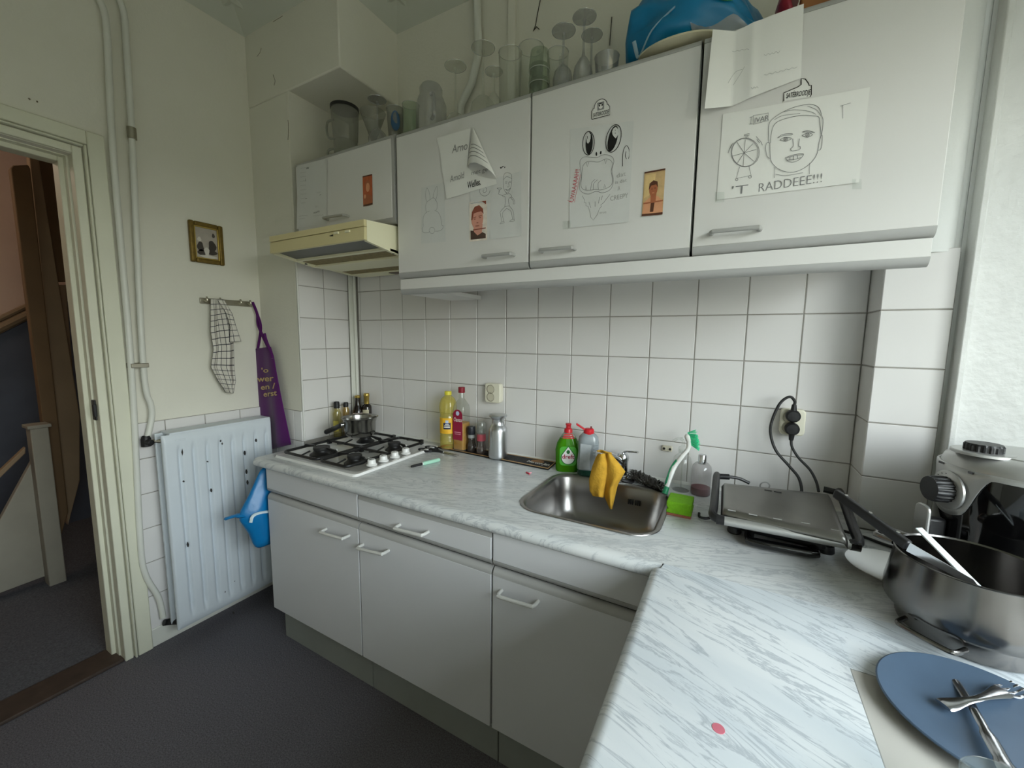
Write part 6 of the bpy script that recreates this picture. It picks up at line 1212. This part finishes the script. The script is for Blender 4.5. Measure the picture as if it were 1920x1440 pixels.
loop_handle((PX_, PY_), 0.1035, RT-0.006, rad(142), 0.028, 0.030, wp, 0.006, 'side_handle')
kn = thing('bread_knife', 'large knife with riveted black handle resting across the wide pan', 'knife', (2.1, -0.55, 1.0))
ke = on(2, 1.045, 1566, 924); km = on(2, 1.004, 1704, 1024); kt = on(2, 0.972, 1846, 1106)
kd = (km-ke).normalized(); ks = kd.cross(Vector((0, 0, 1))).normalized(); ku = ks.cross(kd).normalized()
MB().obox(ke.lerp(km, 0.5), (km-ke)/2, ks*0.0065, ku*0.0095).build('handle', BLKP, kn, bevel=0.004, seg=3)
for s in (0.15, 0.5, 0.85): MB().cyl(ke.lerp(km, s)+ku*0.0105, ke.lerp(km, s)+ku*0.0118, 0.003, n=10).build('rivet', STEEL, kn)
bd = kt-km; MB().add([km+ks*0.0008+ku*0.007, km+ks*0.0008-ku*0.011, kt-ku*0.004+ks*0.0004, km+bd*0.85+ku*0.006, km-ks*0.0008+ku*0.007, km-ks*0.0008-ku*0.011, kt-ku*0.004-ks*0.0004, km+bd*0.85+ku*0.006-ks*0.0008], [(0, 1, 2, 3), (7, 6, 5, 4), (0, 3, 7, 4), (1, 5, 6, 2), (2, 6, 7, 3), (0, 4, 5, 1)]).build('blade', mat('bright_blade', (226, 228, 232), 0.25, metal=0.9), kn, smooth=0)
sp_ = thing('white_spatula', 'flat white handled utensil standing in the wide pan', 'spatula', (2.17, -0.55, 0.98))
a = on(2, 1.020, 1722, 990); b = on(2, 0.968, 1836, 1104); d = (b-a).normalized(); s = Vector((1, 0.2, 0)); s = (s-d*s.dot(d)).normalized(); u_ = d.cross(s).normalized()
MB().obox(a.lerp(b, 0.5), (b-a)/2, s*0.0062, u_*0.0016).build('handle', mat('white_utensil', (226, 234, 236), 0.35), sp_, bevel=0.001)
# saucer behind the pan
c = (2.118, -0.520); t = thing('saucer', 'white saucer edge showing behind the wide pan', 'saucer', (2.175, -0.505, ZW))
# it leans between pot and fryer: a shallow dish lying on the worktop
MB().lathe([(0, 0.001), (0.045, 0.001), (0.050, 0.004), (0.082, 0.020), (0.083, 0.022), (0.080, 0.021), (0.048, 0.008), (0, 0.006)], (2.150, -0.392, ZW), 40).build('dish', WHITEP, t)
# ------------------------------------------------------------------ plate, cutlery, glass
PLC = (2.147, -0.806); pt_ = thing('dinner_plate', 'large matt blue grey dinner plate by the viewer', 'plate', (PLC[0], PLC[1], ZW))
MB().lathe([(0, 0.001), (0.070, 0.001), (0.076, 0.003), (0.108, 0.011), (0.118, 0.0135), (0.1185, 0.0155), (0.1165, 0.0165), (0.104, 0.0140), (0.075, 0.0075), (0, 0.0065)], (PLC[0], PLC[1], ZW), 64).build('plate', mat('blue_grey_stoneware', (72, 90, 110), 0.40, noise=0.05, nscale=25), pt_)
zpl = ZW+0.0085
fk = thing('fork', 'steel fork lying across the blue grey plate', 'fork', (2.13, -0.80, zpl))
CUT = mat('cutlery_steel', (186, 188, 192), 0.16, metal=1.0)
a = on(2, ZW+0.0145, 1768, 1322); b = on(2, ZW+0.020, 1838, 1308); c_ = on(2, ZW+0.0145, 1880, 1296); e = on(2, ZW+0.0145, 1914, 1290)
MB().tube(spline([a, a.lerp(b, 0.5), b, c_], 5), [0.010, 0.011, 0.0105, 0.0095, 0.008, 0.007, 0.006, 0.0055, 0.005, 0.005, 0.005, 0.0055, 0.007, 0.009, 0.011, 0.0115], 10, flat=0.3).build('stem', CUT, fk)
d = (e-c_).normalized(); s = d.cross(Vector((0, 0, 1))).normalized()
for k in (-1.5, -0.5, 0.5, 1.5): MB().tube(spline([c_+s*0.0066*k*0.9, c_.lerp(e, 0.5)+s*0.0068*k+Vector((0, 0, -0.003)), e+s*0.0064*k+Vector((0, 0, 0.001))], 4), 0.0021, 6).build('tine', CUT, fk)
sn = thing('dinner_knife', 'steel table knife handle on the plate beneath the fork', 'knife', (2.12, -0.86, zpl))
a = on(2, ZW+0.014, 1826, 1330); b = on(2, ZW+0.020, 1886, 1436); z_ = Vector((0, 0, 0))
MB().tube(spline([a.lerp(b, -0.7)+Vector((0, 0, -0.004)), a, a.lerp(b, 0.5), b, a.lerp(b, 1.15)], 5), [0.0065]*5+[0.0058]*5+[0.0085]*5+[0.0105]*5+[0.006], 10, flat=0.4).build('handle', CUT, sn)
gl = thing('drinking_glass', 'clear drinking glass cut off at the lower right corner', 'glass', (2.078, -1.010, ZW))
MB().lathe([(0, 0.0005), (0.028, 0.0005), (0.030, 0.004), (0.037, 0.080), (0.0378, 0.0815), (0.0365, 0.0815), (0.0285, 0.008), (0, 0.007)], (2.078, -1.010, ZW), 40).build('tumbler', thin_glass('grey_tumbler_glass', tint=(0.80, 0.84, 0.85), base=0.12), gl)
# ================================================================== GLASSWARE ON TOP OF THE WALL CABINETS
ZT = 2.1385
GG = thin_glass('dusty_glass', tint=(0.96, 0.97, 0.95), base=0.05, rough=0.06, body=0.10, bodycol=(214, 214, 204)); GD = thin_glass('cut_glass', tint=(0.84, 0.85, 0.86), base=0.12, rough=0.05, body=0.08, bodycol=(200, 200, 204)); GGR = thin_glass('green_tint_glass', tint=(0.85, 0.90, 0.83), base=0.08, rough=0.08, body=0.10, bodycol=(150, 165, 140)); FROST = thin_glass('frosted_plastic', tint=(0.74, 0.76, 0.73), base=0.06, rough=0.2, body=0.32, bodycol=(176, 176, 166))
def topx(px, py, y): p = on(1, y, px, py); return p.x, p.z
RIMG = thin_glass('rim_glint_glass', tint=(0.9, 0.92, 0.9), base=0.35, rough=0.05, body=0.35, bodycol=(226, 228, 222))  # pale body colour imitates the bright edge line light draws on glass
def rim(parent, c, r, z, w=0.0010): return MB().tube([(c[0]+r*math.cos(2*PI*i/32), c[1]+r*math.sin(2*PI*i/32), z) for i in range(32)], w, 6, closed=True).build('rim', RIMG, parent)
def top_thing(name, label, px, py, y, cat='glass', group=None):
    x, z = topx(px, py, y); return thing(name, label, cat, (x, y, ZT), group=group), x, z-ZT
def upturned(label, px, py, y, rb, rf, hb, mt, group='stemmed glasses standing upside down'):
    """stemmed glass standing on its rim, foot up"""
    t, x, h = top_thing('wine_glass', label, px, py, y, 'wine glass', group)
    prof = [(rb*0.86, 0.0005), (rb*0.95, hb*0.2), (rb, hb*0.5), (rb*0.86, hb*0.75), (rb*0.5, hb*0.94), (0.012, hb), (0.006, hb+0.006)]
    MB_ = MB(); MB_.capb = False; MB_.lathe(prof, (x, y, ZT), 32); MB_.build('bowl', mt, t, smooth=60)
    s = MB(); s.capb = False; s.lathe([(0.006, hb+0.006), (0.0038, hb+0.02), (0.0034, h-0.02), (0.006, h-0.008)], (x, y, ZT), 14); s.build('stem', mt, t)
    MB().lathe([(0.006, h-0.008), (0.016, h-0.004), (rf, h-0.001), (rf, h), (0.0, h+0.0005)], (x, y, ZT), 32).build('foot', mt, t); rim(t, (x, y), rf, ZT+h-0.0006); return t
upturned('plain stemmed glass upside down beside the ribbed jar', 854, 124, -0.170, 0.050, 0.042, 0.115, GG)
upturned('tall stemmed glass upside down before the wall pipe', 906, 90, -0.225, 0.048, 0.042, 0.110, GG)
upturned('short stemmed glass upside down between tall glasses', 926, 134, -0.290, 0.026, 0.030, 0.062, GG)
upturned('cut crystal glass upside down nearest the straight mugs', 1057, 58, -0.290, 0.031, 0.036, 0.080, GD)
upturned('tallest cut crystal glass upside down, highest foot', 1096, 32, -0.262, 0.031, 0.036, 0.100, GD)
upturned('cut crystal glass upside down nearest the glass bowl', 1110, 66, -0.165, 0.032, 0.034, 0.070, GD)
upturned('cut glass sherry goblet upside down above the short cabinet', 707, 187, -0.285, 0.038, 0.036, 0.075, GD)
# tumblers, jar, mugs
def tumbler(label, px, py, y, r0, r1, mt, name='tumbler', extra=None, hcap=None):
    t, x, h = top_thing(name, label, px, py, y, 'glass'); h = max(0.05, h)
    m = MB(); m.lathe([(r0*0.94, 0.0005), (r0, 0.004), (r1, h-0.001), (r1*0.985, h), (r1*0.965, h-0.002), (r0*0.93, 0.010), (0, 0.008)], (x, y, ZT), 30); m.build('tumbler', mt, t, smooth=50); rim(t, (x, y), r1, ZT+h-0.0006); return t, x, h
t, x, h = tumbler('pale tumbler with a blue emblem above the short cabinet', 741, 205, -0.275, 0.026, 0.034, FROST)
ca = cam_ang(x, -0.275)
m = MB()
def emb(u, v): a = ca+(u-0.5)*1.1; return (x+0.0335*math.cos(a), -0.275+0.0335*math.sin(a), ZT+h*0.30+h*0.55*v)
m.add([emb(0.5+0.5*math.cos(a), 0.5+0.5*math.sin(a)) for a in [2*PI*i/16 for i in range(16)]], [tuple(range(16))]); m.build('emblem', mat('blue_emblem', (44, 84, 120), 0.4), t, smooth=0, fixn=False)
tumbler('greenish straight tumbler next to the ribbed jar', 770, 197, -0.275, 0.031, 0.033, GGR)
t, x, h = top_thing('glass_jar', 'ribbed clear glass jar tankard turned upside down', 808, 162, -0.275, 'jar')
m = MB(); n = 40; prof = [(0.052, 0.0005), (0.055, 0.006), (0.055, h*0.62), (0.048, h*0.74), (0.042, h*0.80), (0.043, h*0.93), (0.036, h), (0.0, h)]
m.add([(x+r*(1+0.04*math.cos(10*2*PI*j/n)*(1 if r > 0.05 else 0))*math.cos(2*PI*j/n), -0.275+r*(1+0.04*math.cos(10*2*PI*j/n)*(1 if r > 0.05 else 0))*math.sin(2*PI*j/n), ZT+z) for r, z in prof for j in range(n)], [(i*n+j, i*n+(j+1) % n, (i+1)*n+(j+1) % n, (i+1)*n+j) for i in range(len(prof)-1) for j in range(n)]); m.build('jar', GD, t, smooth=50)
MB().tube(spline([(x+0.035, -0.32, ZT+h*0.66), (x+0.055, -0.325, ZT+h*0.6), (x+0.055, -0.325, ZT+h*0.25), (x+0.035, -0.315, ZT+h*0.18)], 5), 0.006, 8).build('handle', GD, t)
tumbler('tall straight clear glass in the middle of the row', 957, 99, -0.285, 0.036, 0.039, GG)
t, x, h = tumbler('clear glass mug with a thick handle', 996, 90, -0.20, 0.040, 0.044, GG, 'glass_mug')
MB().tube(spline([(x+0.036, -0.222, ZT+h*0.85), (x+0.055, -0.235, ZT+h*0.75), (x+0.055, -0.235, ZT+h*0.35), (x+0.036, -0.22, ZT+h*0.25)], 5), 0.005, 8).build('handle', GG, t)
t, x, h = top_thing('tumbler_stack', 'greenish tumbler, uppermost of a nested stack', 1012, 97, -0.29, 'glass', 'nested tumblers')
for k in range(3):
    tt_ = t if k == 2 else thing('tumbler', ('greenish tumbler, lowest of the nested stack beside the glass mug', 'greenish tumbler, middle of the nested stack beside the glass mug')[k], 'glass', (x, -0.29, ZT+k*h*0.28), group='nested tumblers')
    z0_t = ZT+0.0005+k*h*0.29; m = MB(); m.capb = False; m.lathe([(0.034, 0), (0.0345, 0.006), (0.029, h*0.41), (0.026, h*0.42), (0, h*0.42)], (x, -0.29, z0_t), 28); m.build('tumbler', GGR, tt_, smooth=50); rim(tt_, (x, -0.29), 0.0335, z0_t+0.001)
t, x, h = tumbler('small clear glass mug behind the first cut crystal glass', 1046, 99, -0.195, 0.034, 0.036, GG, 'glass_mug')
MB().tube(spline([(x+0.020, -0.222, ZT+h*0.85), (x+0.03, -0.24, ZT+h*0.75), (x+0.03, -0.24, ZT+h*0.35), (x+0.020, -0.222, ZT+h*0.25)], 5), 0.005, 8).build('handle', GG, t)
t, x, h = top_thing('dessert_bowl', 'small dark rimmed glass bowl at the end of the row', 1138, 108, -0.25, 'bowl')
m = MB(); m.lathe([(0.020, 0.0005), (0.030, 0.012), (0.037, h-0.002), (0.038, h), (0.035, h-0.003), (0.026, 0.014), (0, 0.01)], (x, -0.25, ZT), 30); m.build('bowl', GD, t, smooth=50)
# martini glass and blender jug over the short cabinet
t, x, h = top_thing('martini_glass', 'wide conical cocktail glass above the short cabinet', 690, 209, -0.185, 'cocktail glass'); h = 0.212
m = MB(); m.lathe([(0.034, 0.0005), (0.034, 0.002), (0.004, 0.006), (0.0035, 0.075), (0.006, 0.082), (0.056, h)], (x+0.030, -0.185, ZT+0.006), 34); m.build('glass', FROST, t, smooth=50)
t, x, h = top_thing('blender_jug', 'cloudy plastic blender jug with black top above the cooker hood', 645, 200, -0.25, 'jug'); h = min(h, 0.235)
m = MB(); m.lathe([(0.048, 0.0065), (0.050, 0.012), (0.050, h*0.36), (0.046, h*0.38), (0.052, h*0.42), (0.058, h*0.92), (0.057, h*0.94)], (x+0.004, -0.25, ZT), 32); m.build('jug', FROST, t, smooth=50)
MB().lathe([(0.054, h*0.93), (0.060, h*0.94), (0.060, h*0.99), (0.052, h*1.0)], (x+0.004, -0.25, ZT), 32).build('rim', BLACK, t)
MB().lathe([(0.050, h*0.985), (0.050, h*1.005), (0.0, h*1.008)], (x+0.004, -0.25, ZT), 32).build('lid', mat('pale_lid', (196, 192, 180), 0.5), t)
for za, zb2 in ((0.80, 0.45), (0.28, 0.06)):
    MB().tube(spline([(x-0.046, -0.268, ZT+h*za), (x-0.075, -0.28, ZT+h*(za*0.85+zb2*0.15)), (x-0.075, -0.28, ZT+h*(za*0.15+zb2*0.85)), (x-0.046, -0.268, ZT+h*zb2)], 5), 0.005, 8).build('handle', FROST, t)
# ------------------------------------------------------------------ blue bag, lid, board
t = thing('grocery_bag', 'full blue plastic grocery bag lying on the wall cabinets', 'bag', (1.62, -0.18, ZT))
BLUB = mat('blue_grocery_bag', (4, 122, 172), 0.35, noise=0.12, nscale=7, bump=0.6, bscale=16)
def bagf(u, v):
    a = 2*PI*u; s = v; L_ = [(1.470, 0.07), (1.50, 0.125), (1.57, 0.145), (1.66, 0.140), (1.74, 0.120), (1.79, 0.085), (1.82, 0.05)]
    x_, r_ = lerp_path(L_, s); k = 1+0.10*math.sin(5*a+s*9)+0.06*math.sin(11*a-s*14); zc = 0.86*r_
    if v in (0, 1): k *= 0.35
    z = zc+r_*0.86*math.sin(a)*k; y = -0.175+r_*0.90*math.cos(a)*k
    y = min(y, -0.012); X_ = x_+0.02*math.sin(2*a); zt = 0.034+0.2493*(y+0.24)+0.020 if (X_-1.615)**2+(y+0.24)**2 < 0.118**2 else 0.001
    return (X_, y, ZT+max(zt, z))
m = MB(); m.grid(bagf, 40, 24); m.build('bag_body', BLUB, t, smooth=80)
BW = mat('pale_bag_print', (176, 206, 220), 0.4); BGN = mat('green_bag_print', (46, 140, 96), 0.4)
def bagp(u, v, k=0.003): 
    p = Vector(bagf(u, v)); c_ = Vector((p.x, -0.175, ZT+0.1)); return p+(p-c_).normalized()*k
m = MB(); m.tube(spline([bagp(0.50+0.02*i*0, 0.12), bagp(0.55, 0.10), bagp(0.58, 0.16), bagp(0.54, 0.26), bagp(0.50, 0.40)], 5), 0.006, 6, flat=0.3); m.build('printed_swirl', BW, t)
m = MB(); m.tube([bagp(0.47+0.035*math.sin(a), 0.62+0.07*math.cos(a)) for a in [2*PI*i/14 for i in range(14)]], 0.004, 6, closed=True, flat=0.3); m.build('printed_ring', BGN, t)
m = MB(); m.grid(lambda u, v: bagp(0.56+0.10*v+0.02*math.sin(u*9), 0.45+0.42*u, 0.004+0.006*math.sin(v*PI)), 14, 6); m.build('clear_wrap', thin_glass('crinkled_clear_film', base=0.25, rough=0.15, body=0.35, bodycol=(200, 200, 198)), t, smooth=60)
rb = thing('red_package', 'crumpled dark red packet next to the blue bag', 'packet', (1.84, -0.20, ZT))
m = MB(); m.ell((1.866, -0.20, ZT+0.062), 0.022, 0.10, 0.061, 14, 10)
for v in m.v: v.x += 0.006*math.sin(v.z*90+v.y*40); v.z = max(v.z, ZT+0.0005)
m.build('packet', mat('dark_red_foil', (150, 26, 52), 0.35), rb, smooth=80)
wb_ = thing('wooden_crate', 'brown wooden board beside the red packet on the cabinets', 'board', (2.0, -0.17, ZT))
MB().box(1.892, 2.13, -0.30, -0.05, ZT+0.0005, ZT+0.075).build('board', mat('orange_brown_wood', (158, 106, 60), 0.6, noise=0.12, nscale=12), wb_, bevel=0.004)
tr_ = thing('tray', 'cream round tray tilted on the cabinet edge below the bag', 'tray', (1.59, -0.31, ZT))
MTX = Matrix.Rotation(rad(6), 3, 'Y') @ Matrix.Rotation(rad(16), 3, 'X')
m = MB(); m.lathe([(0.0, 0.0), (0.095, 0.0), (0.110, 0.010), (0.114, 0.012), (0.112, 0.017), (0.094, 0.008), (0.0, 0.008)], (1.615, -0.240, ZT+0.034), 40, M=Matrix.Rotation(rad(14), 3, 'X')); m.build('tray', mat('cream_tray', (214, 208, 180), 0.45), tr_, smooth=50)
# cracks and a hanging wire on the upper wall
for pts, lab_ in (([(1013, 0), (1008, 25), (1004, 48), (1000, 58), (1006, 50), (1011, 55)], 'thin looped wire hanging on the upper back wall'), ([(1147, 32), (1145, 60), (1143, 85)], 'short dark crack in the upper back wall')):
    o = MB().tube([on(1, -0.0025, *p) for p in pts], 0.0018, 6).build('wall_wire' if 'wire' in lab_ else 'wall_crack', mat('dark_wire', (74, 70, 60), 0.7)); tag(o, lab_, 'wire' if 'wire' in lab_ else 'crack')
